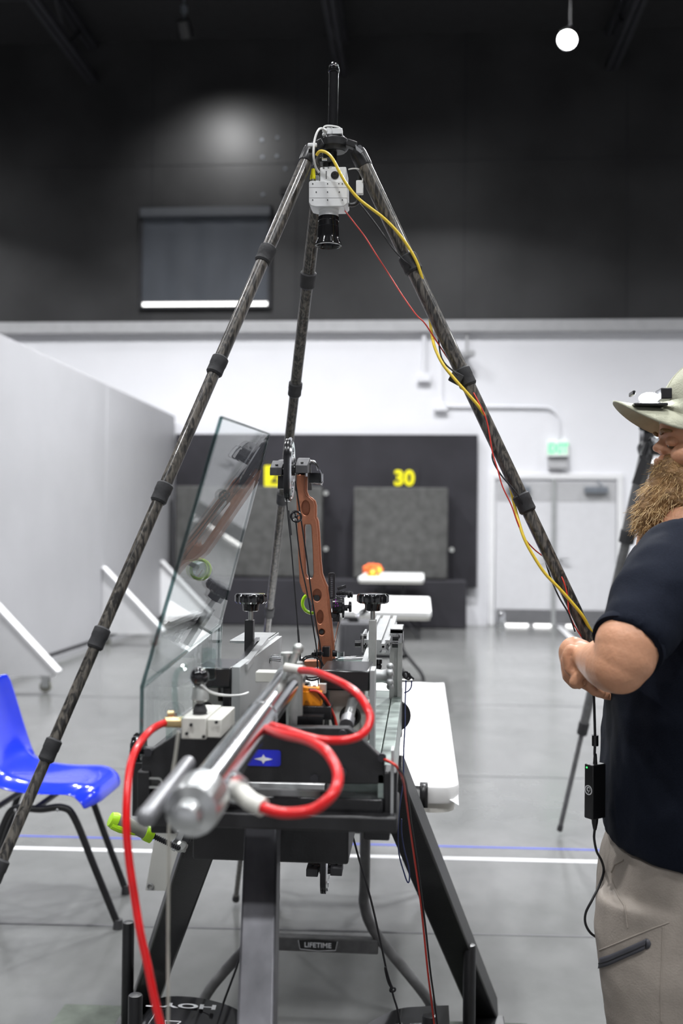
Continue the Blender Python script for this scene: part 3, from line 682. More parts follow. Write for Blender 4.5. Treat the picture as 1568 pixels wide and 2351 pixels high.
# left clamp tower: inner plate, black bracket, bearing block
def mirrorx(x, xc=-.232): return 2*xc-x
obj('clamp_plate', MB().bx(-.302, -.288, 1.66, 2.16, 1.03, 1.162), 'alu_matte', BMc, bev=.001, label='tall grey clamp plate on the left')
obj('clamp_plate', MB().bx(-.080, -.072, 1.652, 1.70, 1.03, 1.162), 'alu_matte', BMc, bev=.001, label='thin grey clamp plate on the right')
def bracket(x0, x1, vert_left):
    m = MB().bx(x0, x1, 1.655, 1.78, 1.128, 1.160)
    xv = (x0, x0+.012) if vert_left else (x1-.014, x1); m.bx(xv[0], xv[1], 1.66, 1.78, 1.04, 1.13); return m
obj('bracket', bracket(-.362, -.302, False), 'machine_black_gloss', BMc, bev=.003)
obj('bracket', bracket(-.160, -.080, True), 'machine_black_gloss', BMc, bev=.003)
for x0, x1, cx in ((-.368, -.318, -.345), (-.146, -.082, -.112)):
    b_ = obj('bearing_block', flat([[(x0, 1.046), (x1, 1.046), (x1, 1.104), (x1-.008, 1.104), (x1-.008, 1.126), (x0, 1.126)], ell(cx, 1.085, .0155, .0155, 28)], Matrix(((1, 0, 0, 0), (0, 0, -1, 1.70), (0, 1, 0, 0), (0, 0, 0, 1))), .05, .0008), 'beige', BMc)
    obj('bore_ring', MB().torus((cx, 1.675, 1.085), EY, .0145, .003, 28, 8), 'plastic_black', b_)
    obj('bore_plug', MB().cyl((cx, 1.70, 1.085), (cx, 1.72, 1.085), .016), 'plastic_black', b_)
obj('guide_shaft', MB().cyl(P(812, 1603, 1.665), P(798, 1655, 1.56), .0082), 'alu', BMc, label='shiny round guide shaft on the right')
obj('shaft_end', MB().cyl(P(799, 1650, 1.565), P(795, 1666, 1.54), .0105), 'rod_grey', BMc, label='dull brown shaft end')
# threaded clamp posts with lobed hand knobs
def hand_knob(c, axis, r, parent, m='plastic_black_gloss', lobes=12):
    h = r*.62
    obj('knob_head', MB().lathe(c, axis, [(r*.2, 0), (r*.88, 0), (r, h*.18), (r, h*.78), (r*.9, h), (r*.3, h*1.05)], 72, lobes, .045), m, parent)
    return h
for px, py, d, flatm in ((576, 1385, 2.0, 'l'), (856, 1385, 2.02, 'r')):
    c = P(px, py, d); kn = obj('clamp_post', (MB().bx(c.x-.0105, c.x+.006, c.y-.008, c.y+.012, c.z-.030-.085, c.z-.032) if flatm == 'l' else MB().bx(c.x-.006, c.x+.008, c.y-.030, c.y+.0, c.z-.175, c.z-.030)), 'machine_black' if flatm == 'l' else 'alu_dull', BMc, bev=.001, label='black flat clamp post' if flatm == 'l' else 'grey flat clamp post')
    hand_knob(c, EZ, .0300, kn)
    obj('knob_neck', MB().lathe(c, -EZ, [(.0165, 0), (.0155, .006), (.0150, .014), (.0125, .015)], 28), 'plastic_black_gloss', kn)
    obj('threaded_stem', MB().cyl(c-EZ*.012, c-EZ*.055, .0046, n=14), 'alu_dull', kn)
# left clamp box and rail behind
obj('angle_bracket', MB().bx(-.372, -.300, 2.02, 2.19, 1.160, 1.166).bx(-.304, -.298, 2.02, 2.19, 1.055, 1.166), 'alu', BMc, bev=.0008, label='bright aluminium angle bracket')
obj('slide_rail', MB().beam(P(560, 1532, 1.72), P(610, 1468, 2.05), .012, .010), 'alu', BMc, label='shiny slanted slide rail on the left plate')
obj('slide_rail', MB().beam(P(548, 1526, 1.74), P(592, 1468, 2.05), .008, .008), 'machine_black_gloss', BMc)
for x, y in ((614, 1517), (606, 1528)):
    c = P(x, y, 2.0); obj('bolt', MB().cyl(c-EX*.012, c+EX*.006, .0052, n=14), 'plastic_black_gloss', BMc)
obj('cross_rod', MB().cyl(P(600, 1508, 2.02), P(645, 1512, 2.02), .0062, n=18), 'chrome', BMc, label='short shiny cross rod, left')
obj('cross_rod', MB().cyl(P(770, 1516, 2.1), P(838, 1512, 2.1), .0062, n=18), 'chrome', BMc, label='short shiny cross rod, right')
c = P(782, 1512, 2.08); obj('clear_block', MB().box(c, (.013, .02, .026)), 'clear_block', BMc, bev=.0006, label='small clear plastic cube')
# aluminium extrusions
def extrusion(p0, p1, w, h, side):
    p0, p1 = V(p0), V(p1); d = (p1-p0).normalized(); sd = V(side); sd = (sd-d*sd.dot(d)).normalized(); t = sd.cross(d) if abs(d.z) > .5 else V((0, 0, 1))
    g = .0036; L = (p1-p0).length
    def cell(cx, cy, q): # one square T-slot cell outline
        o = []
        return o
    # outline with slots: build outer polygon w x h with slot notches at each 25 mm cell edge centre
    n = max(1, round(w/h)); cw = w/n; out = []
    def side_pts(a, b, nrm, cells):
        pts = []
        for k in range(cells):
            ca = a.lerp(b, (k+.5)/cells); e = (b-a).normalized()
            pts += [ca-e*g, ca-e*g+nrm*-.0022, ca-e*g*2.2-nrm*.0022, ca-e*g*1.1-nrm*h*.28, ca+e*g*1.1-nrm*h*.28, ca+e*g*2.2-nrm*.0022, ca+e*g-nrm*.0022, ca+e*g]
        return pts
    A, B, C, D = V((-w/2, -h/2)), V((w/2, -h/2)), V((w/2, h/2)), V((-w/2, h/2))
    for a, b, nr, cl in ((A, B, V((0, -1)), n), (B, C, V((1, 0)), 1), (C, D, V((0, 1)), n), (D, A, V((-1, 0)), 1)):
        out.append(tuple(a)); out += [tuple(q) for q in side_pts(a, b, nr, cl)]
    holes = [ell(-w/2+cw*(k+.5), 0, .0025, .0025, 12) for k in range(n)]
    mid = (p0+p1)/2
    return flat([out]+holes, frame(mid, sd, t), L)
e1 = obj('extrusion_rail', extrusion((-.0885, 2.10, 1.150), (-.0885, 2.72, 1.150), .052, .027, EX), 'alu', BMc, label='double aluminium slotted extrusion')
for px, py in ((835, 1462), (822, 1478), (908, 1464), (907, 1480)):
    c = P(px, py, 2.12); obj('cap_screw', MB().cyl(c-EX*.006, c+EX*.006, .0062, n=16), 'plastic_black', BMc)
obj('joining_plate', MB().bx(-.1195, -.1155, 2.11, 2.24, 1.137, 1.172), 'alu', BMc, bev=.0006)
xv = P(909, 1550, 2.22)
e2 = obj('extrusion_post', extrusion((xv.x, 2.22, .985), (xv.x, 2.22, 1.165), .0265, .0265, EX), 'alu_dull', BMc, label='upright aluminium slotted post on the right')
obj('corner_bracket', MB().bx(xv.x-.012, xv.x+.0145, 2.195, 2.205, 1.148, 1.176).bx(xv.x-.012, xv.x+.0145, 2.195, 2.30, 1.168, 1.178).bx(xv.x+.0125, xv.x+.0145, 2.195, 2.28, 1.148, 1.178), 'alu', e2, bev=.0006)
obj('bracket_screw', MB().cyl((xv.x+.003, 2.196, 1.162), (xv.x+.003, 2.186, 1.162), .0055, n=16), 'plastic_black', e2)
obj('lower_clamp_rail', MB().beam(P(832, 1545, 1.9), P(850, 1490, 2.1), .014, .012), 'alu', BMc, bev=.0006)
for (x, y) in ((868, 1520), (866, 1536)):
    c = P(x, y, 2.1); obj('screw_stack', MB().lathe(c-EZ*.012, EZ, [(.004, 0), (.008, .001), (.008, .006), (.0055, .007), (.0085, .010), (.0085, .018), (.003, .019)], 18), 'plastic_black_gloss', BMc)
# hand wheel (silver, lobed) on the right
c = P(866, 1552, 1.78)
k = obj('knob_stem', MB().lathe(c, EX, [(.012, -.008), (.0115, 0), (.0105, .008), (.0125, .016), (.017, .020), (.01, .022)], 24), 'alu_matte', BMc, label='silver hand knob with ball lobes')
hm = MB(); cc = c+EX*.022
for q in range(7):
    a = 2*math.pi*q/7; hm.sph(cc+V((0, math.cos(a)*.0175, math.sin(a)*.0175)), .0062, 14)
hm.cyl(cc-EX*.004, cc+EX*.004, .016)
obj('lobes', hm, 'alu_matte', k)
# left hand knob on the side of the base
c = fp(318, 1722, 1.56); kk = obj('side_knob_shaft', MB().cyl(c, c+EX*.03, .006), 'machine_black', BMc)
hand_knob(c+EX*.008, -EX, .025, kk)
# disc on the right
c = P(906, 1642, 2.30); obj('round_flange', MB().cyl(c-EX*.0, c+V((.003, -.006, 0)), .001).lathe(c, V((.12, -1, 0)), [(.010, 0), (.034, 0), (.035, .002), (.035, .006), (.033, .008), (.01, .008)], 40), 'plastic_black', BMc, label='black round disc behind the right post')
# small bracket with knotted black cord and blue cord
c = P(921, 1562, 2.22); br = obj('cord_bracket', MB().bx(c.x-.002, c.x+.024, c.y-.01, c.y+.012, c.z-.002, c.z+.002).bx(c.x-.002, c.x+.001, c.y-.01, c.y+.012, c.z-.022, c.z+.002), 'alu_dull', BMc, bev=.0005)
kp = [P(x, y, 2.21) for x, y in ((915, 1538), (924, 1547), (930, 1556), (937, 1552), (934, 1543), (927, 1545), (931, 1557), (941, 1558), (938, 1545), (942, 1552), (950, 1559))]
o = obj('cord_knot', MB().tube(kp, .0022, 8, 5), 'cord_black'); tag(o, 'black knotted cord end on the small bracket beside the right post', 'cord')
bc = [P(x, y, d) for x, y, d in ((932, 1562, 2.2), (931, 1590, 2.2), (930, 1620, 2.19), (930, 1660, 2.17), (927, 1720, 2.15), (926, 1790, 2.12), (918, 1850, 2.10), (914, 1905, 2.1), (916, 1960, 2.1), (928, 2005, 2.1), (936, 2026, 2.1), (940, 2018, 2.1), (938, 1990, 2.1), (928, 1950, 2.1), (922, 1910, 2.1), (922, 1880, 2.1))]
o = obj('blue_cord', MB().tube(bc, .0014, 8, 4).tube([P(x, y, 2.2) for x, y in ((945, 1563), (944, 1577), (938, 1586), (928, 1591))], .0014, 8, 4), 'cord_blue'); tag(o, 'thin dark blue cord hanging in a long loop beside the white table', 'cord')
# stand: front post and two rear legs, weight pegs and base board
def leg(p0, p1, w, m, bevel=.003): return MB().beam(p0, p1, w, w, (1, 0, 0))
pt_, pb2 = P(604, 1912, 1.66), P(592, 2351, 1.49); dd = (pb2-pt_); k = (0.03-pt_.z)/dd.z
o = obj('front_leg', leg(pt_+V((0, 0, .03)), pt_+dd*k, .052, 'worn_steel'), 'worn_steel', BMc, bev=.004, label='worn grey square front leg')
def rear(x0, y0_, d0, x1, y1_, d1, w):
    a, b = P(x0, y0_, d0), P(x1, y1_, d1); b.z = .03; return obj('rear_leg', MB().beam(a, b, w, w*.9, (1, 0, 0)), 'powder_black', BMc, bev=.005)
rear(887, 1765, 2.25, 1113, 2336, 2.96, .075)
rear(470, 1900, 2.25, 328, 2312, 2.96, .072)
for q_ in (P(1113, 2336, 2.96), P(328, 2312, 2.96)): obj('foot_plate', MB().bx(q_.x-.05, q_.x+.05, 2.82, 2.98, .018, .030), 'powder_black', BMc, bev=.003)
obj('foot_plate', MB().bx(-.30, .02, .95, 1.3, .018, .030), 'powder_black', BMc, bev=.003)
for xa, xb, y_, lb in ((150, 345, 2305, 'worn grey-green board under the left rear leg of the stand'), (1020, 1210, 2344, 'worn grey-green board under the right rear leg of the stand')):
    a, b = PZ(xa, y_, .018), PZ(xb, y_+6, .018); o = obj('base_board', MB().prism([a-EZ*.017, b-EZ*.017, V((b.x, 2.1, .001)), V((a.x, 2.1, .001))], (0, 0, .017)), 'plywood'); tag(o, lb, 'board', 'boards under the stand')
for px, py, d, lab_ in ((295, 2116, 2.85, 'far left peg'), (1078, 2168, 2.69, 'far right peg'), (311, 2283, 2.36, 'near left peg'), (986, 2330, 2.28, 'near right peg')):
    c = P(px, py, d); r = .0163
    obj('weight_peg', MB().lathe((c.x, c.y, .018), EZ, [(r, 0), (r, c.z-.018-.004), (r*.9, c.z-.018-.001), (r*.6, c.z-.018), (.001, c.z-.018)], 28), 'powder_black', BMc, label=lab_.replace('peg', 'round black peg'))

# ------------------------------------------------------------------ pneumatic cylinder
t = thing('air_cylinder', 'large shiny metal air cylinder lying across the front of the machine', 'air cylinder', P(560, 1720, 1.3))
n_, f_ = P(446, 1852, 1.03), P(668, 1556, 1.60); ax = (f_-n_).normalized(); L = (f_-n_).length; R = .0222
obj('barrel', MB().cyl(n_+ax*.02, f_-ax*.02, R*.93, n=48), 'chrome', t)
obj('front_cap', MB().lathe(n_-ax*.042, ax, [(.006, 0), (.0135, .004), (.015, .016), (.0155, .022), (.0255, .028), (.0275, .036), (.0275, .075), (.0225, .082)], 48), 'alu', t, label='rounded bright end cap')
obj('rear_cap', MB().lathe(f_-ax*.03, ax, [(.0225, 0), (.0235, .004), (.0235, .03), (.015, .034), (.012, .05)], 40), 'alu', t)
obj('band', MB().lathe(n_+ax*(L*.60), ax, [(R*.93, -.006), (R*.97, -.005), (R*.97, .005), (R*.93, .006)], 40), 'chrome', t)
o = P(520, 1795, 1.10)
obj('port_boss', MB().cyl(P(498, 1782, 1.14), P(545, 1812, 1.10), .0165, .0145, 28), 'chrome', t, label='shiny side port')
obj('elbow_fitting', MB().cyl(P(538, 1808, 1.11), P(575, 1840, 1.09), .0105, .010, 20).cyl(P(570, 1838, 1.09), P(604, 1854, 1.08), .0098, n=20), 'beige', t, label='pale push-in hose fitting')
# second rod beside it (plunger handle)
a, b = P(336, 1876, 1.02), P(432, 1752, 1.22)
o = obj('plunger_rod', MB().cyl(a, a.lerp(b, .45), .0098, n=24).cyl(a.lerp(b, .45), b, .0088, n=24).sph(a, .0105), 'rod_grey'); tag(o, 'dull grey round rod beside the near end of the air cylinder', 'rod')
# brass/nickel fittings cluster at far end
t2 = thing('valve_fitting', 'cluster of pale nickel fittings and hose joint at the far cylinder end', 'fitting', P(680, 1550, 1.55))
obj('body', MB().cyl(P(676, 1665, 1.56), P(676, 1520, 1.56), .0125, n=20).cyl(P(660, 1560, 1.54), P(660, 1502, 1.54), .0065, n=16).cyl(P(660, 1505, 1.54), P(660, 1498, 1.54), .0100, n=16), 'alu_dull', t2)
obj('lever', MB().cyl(P(664, 1540, 1.53), P(683, 1495, 1.53), .0058, n=14).sph(P(684, 1490, 1.53), .0085), 'alu_dull', t2)
obj('hose_joint', MB().cyl(P(655, 1532, 1.52), P(690, 1538, 1.51), .0068, n=16).cyl(P(686, 1538, 1.51), P(697, 1540, 1.505), .0078, n=16), 'beige', t2, label='pale hose joint')
obj('pale_block', MB().box(P(614, 1552, 1.66), (.034, .03, .016)), 'beige', t2, bev=.001)
# red hoses
def hose(name, pts, r, m, label, cat='hose', **k):
    o = obj(name, MB().tube([P(*p) for p in pts], r, 14, 6), m, **k); tag(o, label, cat); return o
hose('air_hose', [(690, 1539, 1.5), (715, 1541, 1.46), (739, 1548, 1.42), (786, 1569, 1.36), (821, 1594, 1.33), (843, 1626, 1.31), (850, 1651, 1.30), (841, 1676, 1.29), (821, 1692, 1.28), (786, 1700, 1.27), (739, 1699, 1.27), (703, 1691, 1.28), (657, 1676, 1.30), (615, 1663, 1.34), (580, 1650, 1.40)], .0052, 'red_hose', 'red air hose looping right from the far cylinder fitting')
hose('air_hose', [(575, 1655, 1.36), (608, 1673, 1.30), (650, 1687, 1.22), (703, 1699, 1.17), (742, 1720, 1.13), (764, 1747, 1.11), (776, 1779, 1.09), (771, 1810, 1.07), (751, 1837, 1.06), (715, 1860, 1.06), (662, 1867, 1.065), (625, 1862, 1.07), (598, 1852, 1.08)], .0056, 'red_hose', 'red air hose looping down to the near side port of the cylinder')
hose('air_hose', [(400, 1655, 1.46), (380, 1659, 1.44), (350, 1674, 1.40), (322, 1705, 1.36), (301, 1750, 1.33), (292, 1820, 1.30), (290, 1900, 1.28), (297, 1980, 1.27), (309, 2060, 1.26), (322, 2140, 1.25), (340, 2220, 1.24), (352, 2280, 1.23), (368, 2350, 1.22), (385, 2420, 1.21), (420, 2700, 1.2), (450, 3100, 1.28), (460, 3500, 1.38)], .0050, 'red_hose', 'red air hose dropping from the valve to the floor at the left')
# valve block
t = thing('air_valve', 'beige air valve with black ball lever in front of the left clamp', 'valve', P(470, 1690, 1.44))
a, b = P(416, 1672, 1.44), P(500, 1672, 1.44); zt_, zb_ = P(460, 1648, 1.44).z, P(460, 1697, 1.44).z
obj('valve_body', MB().bx(a.x, P(474, 1672, 1.44).x, a.y, a.y+.11, zb_, zt_).bx(P(474, 1672, 1.44).x, P(508, 1672, 1.44).x, a.y+.004, a.y+.11, zb_+.002, zt_-.002), 'beige', t, bev=.0015)
for x, y in ((439, 1664), (429, 1684), (468, 1691), (497, 1658)):
    c = P(x, y, 1.437); obj('screw', MB().cyl(c, c-EY*.002, .0024, n=10), 'plastic_black', t)
c = P(459, 1648, 1.47); obj('boot', MB().lathe(c-EZ*.002, EZ, [(.0115, 0), (.012, .006), (.0095, .009), (.0105, .012), (.0075, .020), (.005, .022)], 24), 'rubber', t)
top = P(458, 1553, 1.47)
obj('lever', MB().cyl(c+EZ*.018, top, .0036, n=12).lathe(c+EZ*.022, EZ, [(.006, 0), (.0125, .004), (.0115, .016), (.0065, .024), (.005, .036)], 20), 'alu_dull', t)
obj('ball_knob', MB().sph(top, .0135, 28), 'plastic_black_gloss', t)
obj('brass_fitting', MB().cyl(P(420, 1658, 1.45), P(378, 1658, 1.44), .0078, .0070, 18).cyl(P(400, 1641, 1.47), P(386, 1641, 1.47), .006, n=14), 'brass', t, label='brass hose fitting')
obj('white_elbow', MB().tube([P(x, y, 1.42) for x, y in ((420, 1650), (409, 1640), (402, 1610), (402, 1560), (410, 1540), (430, 1528))], .0040, 10, 4), 'clear_block', t, label='clear bent tube')
obj('clear_tab', flat([rrect(0, 0, .020, .046, .003)], frame(P(479, 1524, 1.5), EX, EZ), .003), 'clear_block', t, label='clear plastic tab')
o = obj('clear_tube', MB().tube([P(x, y, d) for x, y, d in ((462, 1572, 1.46), (478, 1586, 1.47), (500, 1594, 1.5), (530, 1597, 1.55), (556, 1595, 1.6), (570, 1590, 1.62))], .0017, 8, 5), 'white_cable'); tag(o, 'thin pale air tube curving behind the black ball lever', 'tube')
# orange servo on black base, wires
t = thing('servo_motor', 'small orange servo motor with red and black wires in the machine centre', 'servo', P(715, 1640, 1.62))
c = P(714, 1602, 1.60)
obj('case', MB().box(c, (.034, .022, .022)).box(c+EZ*.013, (.026, .018, .008)), 'orange', t, bev=.0012)
obj('base', MB().box(P(722, 1632, 1.60), (.054, .04, .020)), 'plastic_black', t, bev=.001, label='black mounting base')
obj('terminals', MB().box(P(710, 1583, 1.6), (.005, .006, .012)).box(P(722, 1580, 1.6), (.005, .006, .010)).box(P(740, 1580, 1.61), (.012, .012, .014)), 'alu_dull', t)
obj('wire', MB().tube([P(x, y, d) for x, y, d in ((712, 1586, 1.58), (730, 1588, 1.575), (745, 1602, 1.575), (757, 1622, 1.59), (768, 1648, 1.6), (774, 1672, 1.6))], .0022, 8, 5), 'red_wire', t, label='red wire')
obj('wire', MB().tube([P(x, y, d) for x, y, d in ((710, 1583, 1.59), (727, 1586, 1.585), (742, 1605, 1.585), (754, 1628, 1.59), (764, 1655, 1.6), (768, 1676, 1.6))], .0022, 8, 5), 'cord_black', t, label='black wire')
t = thing('control_box', 'small pale electronics box beside the orange servo', 'electronics box', P(680, 1600, 1.72))
obj('case', MB().box(P(690, 1592, 1.74), (.03, .05, .030)), 'beige', t, bev=.001)
obj('terminal_strip', MB().box(P(688, 1572, 1.73), (.032, .02, .008)), 'plastic_black', t)
obj('terminal_mark', MB().box(P(686, 1570, 1.715), (.012, .003, .003)), 'orange_red', t)
obj('screw_block', MB().box(P(705, 1652, 1.56), (.05, .025, .014)), 'machine_black_gloss', t)
# wires down the right side
o = obj('power_wire', MB().tube([P(x, y, d) for x, y, d in ((880, 1742, 1.49), (897, 1750, 1.48), (912, 1762, 1.48), (925, 1790, 1.55), (933, 1840, 1.7), (940, 1890, 1.8), (950, 1960, 1.9), (963, 2050, 1.98), (972, 2130, 2.05), (982, 2230, 2.1), (992, 2312, 2.15), (1002, 2420, 2.2), (1010, 2700, 2.27))], .0020, 8, 5), 'red_wire'); tag(o, 'thin red wire running down the inside of the right rear leg', 'wire')
o = obj('power_wire', MB().tube([P(x, y, d) for x, y, d in ((884, 1746, 1.50), (900, 1752, 1.485), (915, 1765, 1.485), (929, 1790, 1.56), (938, 1840, 1.7), (944, 1890, 1.8), (955, 1960, 1.9), (967, 2050, 1.98), (977, 2130, 2.05), (988, 2230, 2.1), (999, 2312, 2.15), (1009, 2420, 2.2), (1018, 2700, 2.27))], .0020, 8, 5), 'cord_black'); tag(o, 'thin black wire twisted with the red wire down the right rear leg', 'wire')
o = obj('pull_cord', MB().tube([P(x, y, d) for x, y, d in ((806, 1905, 2.2), (825, 1975, 2.2), (850, 2060, 2.2), (873, 2160, 2.2), (890, 2240, 2.2), (898, 2268, 2.2), (904, 2290, 2.2), (914, 2325, 2.2), (925, 2400, 2.2))], .0022, 8, 4).tube([P(x, y, 2.19) for x, y in ((900, 2271), (891, 2255), (884, 2226), (886, 2222), (894, 2250), (902, 2270))], .0018, 8, 4).tube([P(x, y, 2.195) for x, y in ((895, 2268), (906, 2268), (906, 2275), (896, 2276), (897, 2269))], .0022, 8, 3), 'cord_black'); tag(o, 'black pull cord with a looped knot hanging under the machine', 'cord')
o = obj('pull_cord', MB().tube([P(x, y, 2.75) for x, y in ((560, 2160), (545, 2215), (528, 2262), (514, 2300), (500, 2345))], .0030, 8, 4), 'cord_black'); tag(o, 'black cord seen left of the grey front leg above the poster', 'cord')
o = obj('hanging_twine', MB().tube([P(x, y, 1.25) for x, y in ((410, 1680), (402, 1740), (393, 1800), (388, 1900), (387, 2000), (386, 2150), (386, 2351), (386, 2700))], .0020, 8, 4), 'twine'); tag(o, 'thin pale twine hanging straight down in front of the machine', 'twine')

# ------------------------------------------------------------------ green bar clamp
t = thing('bar_clamp', 'steel bar clamp with lime green screwdriver handle on the left of the machine', 'clamp', P(340, 1900, 1.95))
h0, h1 = P(252, 1880, 1.93), P(349, 1918, 1.96); ax = (h1-h0).normalized(); L = (h1-h0).length
obj('handle', MB().lathe(h0, ax, [(.004, 0), (.0125, .002), (.0150, .010), (.0155, L*.42), (.0125, L*.58), (.0105, L*.68), (.0115, L*.8), (.0138, L*.90), (.0140, L), (.006, L)], 28), 'grey_rubber', t)
obj('handle_grip', MB().lathe(h0, ax, [(.004, -.001), (.0130, .001), (.0156, .009), (.0158, .014), (.004, .014)], 28).lathe(h0+ax*(L*.82), ax, [(.004, 0), (.0138, 0), (.0146, L*.08), (.0148, L*.18), (.004, L*.18)], 28)
    .tube([h0+ax*.01+V((-.002, -.0115, -.0055)), h0+ax*L*.3+V((0, -.0118, -.0062)), h0+ax*L*.62+V((0, -.007, -.0062))], [.0065, .0075, .003], 10, 4), 'lime', t, label='lime green grip sections')
s1 = P(412, 1948, 1.98); obj('screw', MB().cyl(h1, s1, .0042, n=14), 'steel_black', t)
th = MB(); ax2 = (s1-h1).normalized(); LL = (s1-h1).length
for k in range(14): th.lathe(h1+ax2*(LL*k/14), ax2, [(.0042, 0), (.0058, LL/56), (.0042, LL/28)], 14)
obj('screw_thread', th, 'steel_black', t)
obj('slide_bar', MB().beam(P(318, 1866, 2.0), P(432, 1916, 2.03), .006, .010), 'chrome', t)
obj('jaw', MB().prism([P(x, y, 1.99) for x, y in ((400, 1928), (412, 1908), (424, 1914), (412, 1945), (400, 1956), (388, 1948), (392, 1936))], V((0, .014, 0))), 'alu', t, bev=.0015)
obj('pad', MB().lathe(P(416, 1942, 1.99), P(420, 1950, 2.0)-P(412, 1938, 1.99), [(.004, -.01), (.012, -.003), (.013, .003), (.01, .006)], 20).cyl(P(410, 1948, 1.99), P(424, 1953, 2.0), .004), 'alu_dull', t)
obj('fixed_jaw', MB().box(P(428, 1918, 2.0), (.022, .02, .024), Matrix.Rotation(.4, 3, 'Y')), 'rubber', t, bev=.002)
# ------------------------------------------------------------------ posters lying curved on the base
def poster(cx0, cx1, peak, d0, label, texts, tilt, flatr=0):
    t = thing('poster_sheet', label, 'poster', P((cx0+cx1)/2, 2351, d0), 'black instruction sheets under the machine'); return t
def arch(pix, d_far, d_near, name):
    far = smoothpath([P(x, y, d_far) for x, y in pix], 6); off = P(pix[0][0], pix[0][1], d_near)-far[0]; off = V((-.0, -(d_far-d_near), 0)); m = MB()
    n = len(far); vs = far+[p+off for p in far]; fs = [(i, i+1, n+i+1, n+i) for i in range(n-1)]
    m.add(vs, fs); m.add([v-EZ*.0015 for v in vs], [tuple(reversed(f)) for f in fs]); return m, far
t = thing('poster_sheet', 'curved black printed sheet with an upside down archery logo, left of the front leg', 'poster', P(430, 2351, 2.55), 'black instruction sheets')
m, far = arch([(262, 2425), (300, 2365), (330, 2330), (366, 2292), (430, 2288), (490, 2298), (545, 2318), (600, 2360), (650, 2420)], 2.72, 1.9, 'p'); obj('sheet', m, 'poster', t, ang=60)
def arch_pt(far, x, back): # point on arch at world x, distance back towards the camera
    for a, b in zip(far, far[1:]):
        if a.x <= x <= b.x: k = (x-a.x)/(b.x-a.x); p = a.lerp(b, k); tg = (b-a).normalized(); return p-EY*back+V((0, 0, .0015)), tg
    return far[0], EX
def arch_text(far, px, back, txt, size, m_, sx=1, bold=.0006):
    xw = P(px, 2300, 2.7).x; p, tg = arch_pt(far, xw, back); M_ = frame(p, -tg, -EY); return text_mb(txt, size, M_, .0002, bold, sx)
mt = MB()
for px, bk, tx, sz, sx in ((425, .055, 'HOYT', .034, 1.9), (405, .33, 'BULLET HOLE', .022, 1.2), (475, .20, 'CW', .03, 1.5), (472, .235, 'STATER', .014, 1.2), (520, .40, 'BOTTOM LIMBS', .026, 1.1), (535, .45, 'NEEDED?', .026, 1.1)):
    q = arch_text(far, px, bk, tx, sz, 'white_ink', sx, .001 if tx == 'HOYT' else .0003); mt.add(q.v, q.f)
for (xa, ba, xb, bb_) in ((375, .08, 345, .5), (375, .08, 545, .09), (440, .22, 425, .22), (440, .22, 435, .21), (352, .42, 560, .42), (405, .14, 440, .14), (440, .14, 425, .18), (425, .18, 420, .26), (405, .14, 415, .18), (415, .18, 412, .26)):
    pa, _ = arch_pt(far, P(xa, 2300, 2.7).x, ba); pb__, _ = arch_pt(far, P(xb, 2300, 2.7).x, bb_); mt.tube([pa, pb__], .0009, 4, 0)
obj('printing', mt, 'white_ink', t)
q = arch_text(far, 497, .21, 'T', .035, 'red_ink', 1.2, .001); obj('red_letter', q, 'red_ink', t)
t = thing('poster_sheet', 'curved black printed sheet lying right of the front leg', 'poster', P(940, 2351, 2.55), 'black instruction sheets')
m, far = arch([(765, 2425), (800, 2385), (840, 2353), (880, 2330), (920, 2315), (975, 2310), (1030, 2308)], 2.72, 1.9, 'q'); obj('sheet', m, 'poster', t, ang=60)
mt = MB(); rr = random.Random(4)
for px, bk, w_ in ((905, .09, .05), (975, .10, .07), (890, .12, .04)):
    for k in range(int(w_/.004)):
        p, tg = arch_pt(far, P(px, 2300, 2.7).x+(k*.0042)-w_/2, bk); mt.box(p, (.0026*rr.uniform(.6, 1.2), .008, .0006), frame((0, 0, 0), tg, EY).to_3x3())
for px, bk in ((955, .25), (1010, .25), (925, .3), (900, .36), (960, .42), (1005, .43)):
    p, tg = arch_pt(far, P(px, 2300, 2.7).x, bk); R3 = frame((0, 0, 0), tg, EY).to_3x3(); mt.box(p, (.026, .05, .0006), R3).box(p-EY*.045, (.03, .008, .0006), R3)
obj('printing', mt, 'grey_ink', t)

# ------------------------------------------------------------------ clear shield
def onplane(a, b, c, px, py):
    n = (b-a).cross(c-a).normalized(); r = ray(px, py); return CAM+r*((a-CAM).dot(n)/r.dot(n))
SHX = 0.0
nc, nt_, ft = P(326, 1577, 1.419), P(508, 958, 1.420), P(617, 996, 1.861)
fc = onplane(nc, nt_, ft, 503, 1436)
nb = V((nc.x, nc.y, PY(325, 1700, nc.y).z)); fb = V((fc.x, fc.y, PY(505, 1580, fc.y).z))
t = thing('clear_shield', 'tall bent clear plastic shield beside the bow, mirroring the bow', 'shield', nb)
nrm = (nt_-nc).cross(fc-nc).normalized(); nrm = -nrm if nrm.x > 0 else nrm
obj('upper_sheet', MB().add([nc, nt_, ft, fc], [(0, 1, 2, 3)]), 'glass_sheet', t, smooth=False)
obj('lower_sheet', MB().add([nb, nc, fc, fb], [(0, 1, 2, 3)]), 'glass_sheet', t, smooth=False)
for o in t.children:
    s_ = o.modifiers.new('s', 'SOLIDIFY'); s_.thickness = .004
obj('edge', MB().tube([nb, nc, nt_], .0028, 6, 1).tube([nt_, ft], .0018, 6, 1).tube([ft, fc, fb], .0022, 6, 1), 'glass_edge', t, label='dark cut edges of the sheet')
obj('bend', MB().cyl(nc, fc, .0035, n=10), 'clear_block', t)
q = [P(*a) for a in ((490, 1560, 1.95), (498, 1448, 1.95), (511, 1418, 1.95), (504, 1560, 1.95))]
obj('side_tab', MB().prism(q, EY*.004), 'clear_block', t, smooth=False)
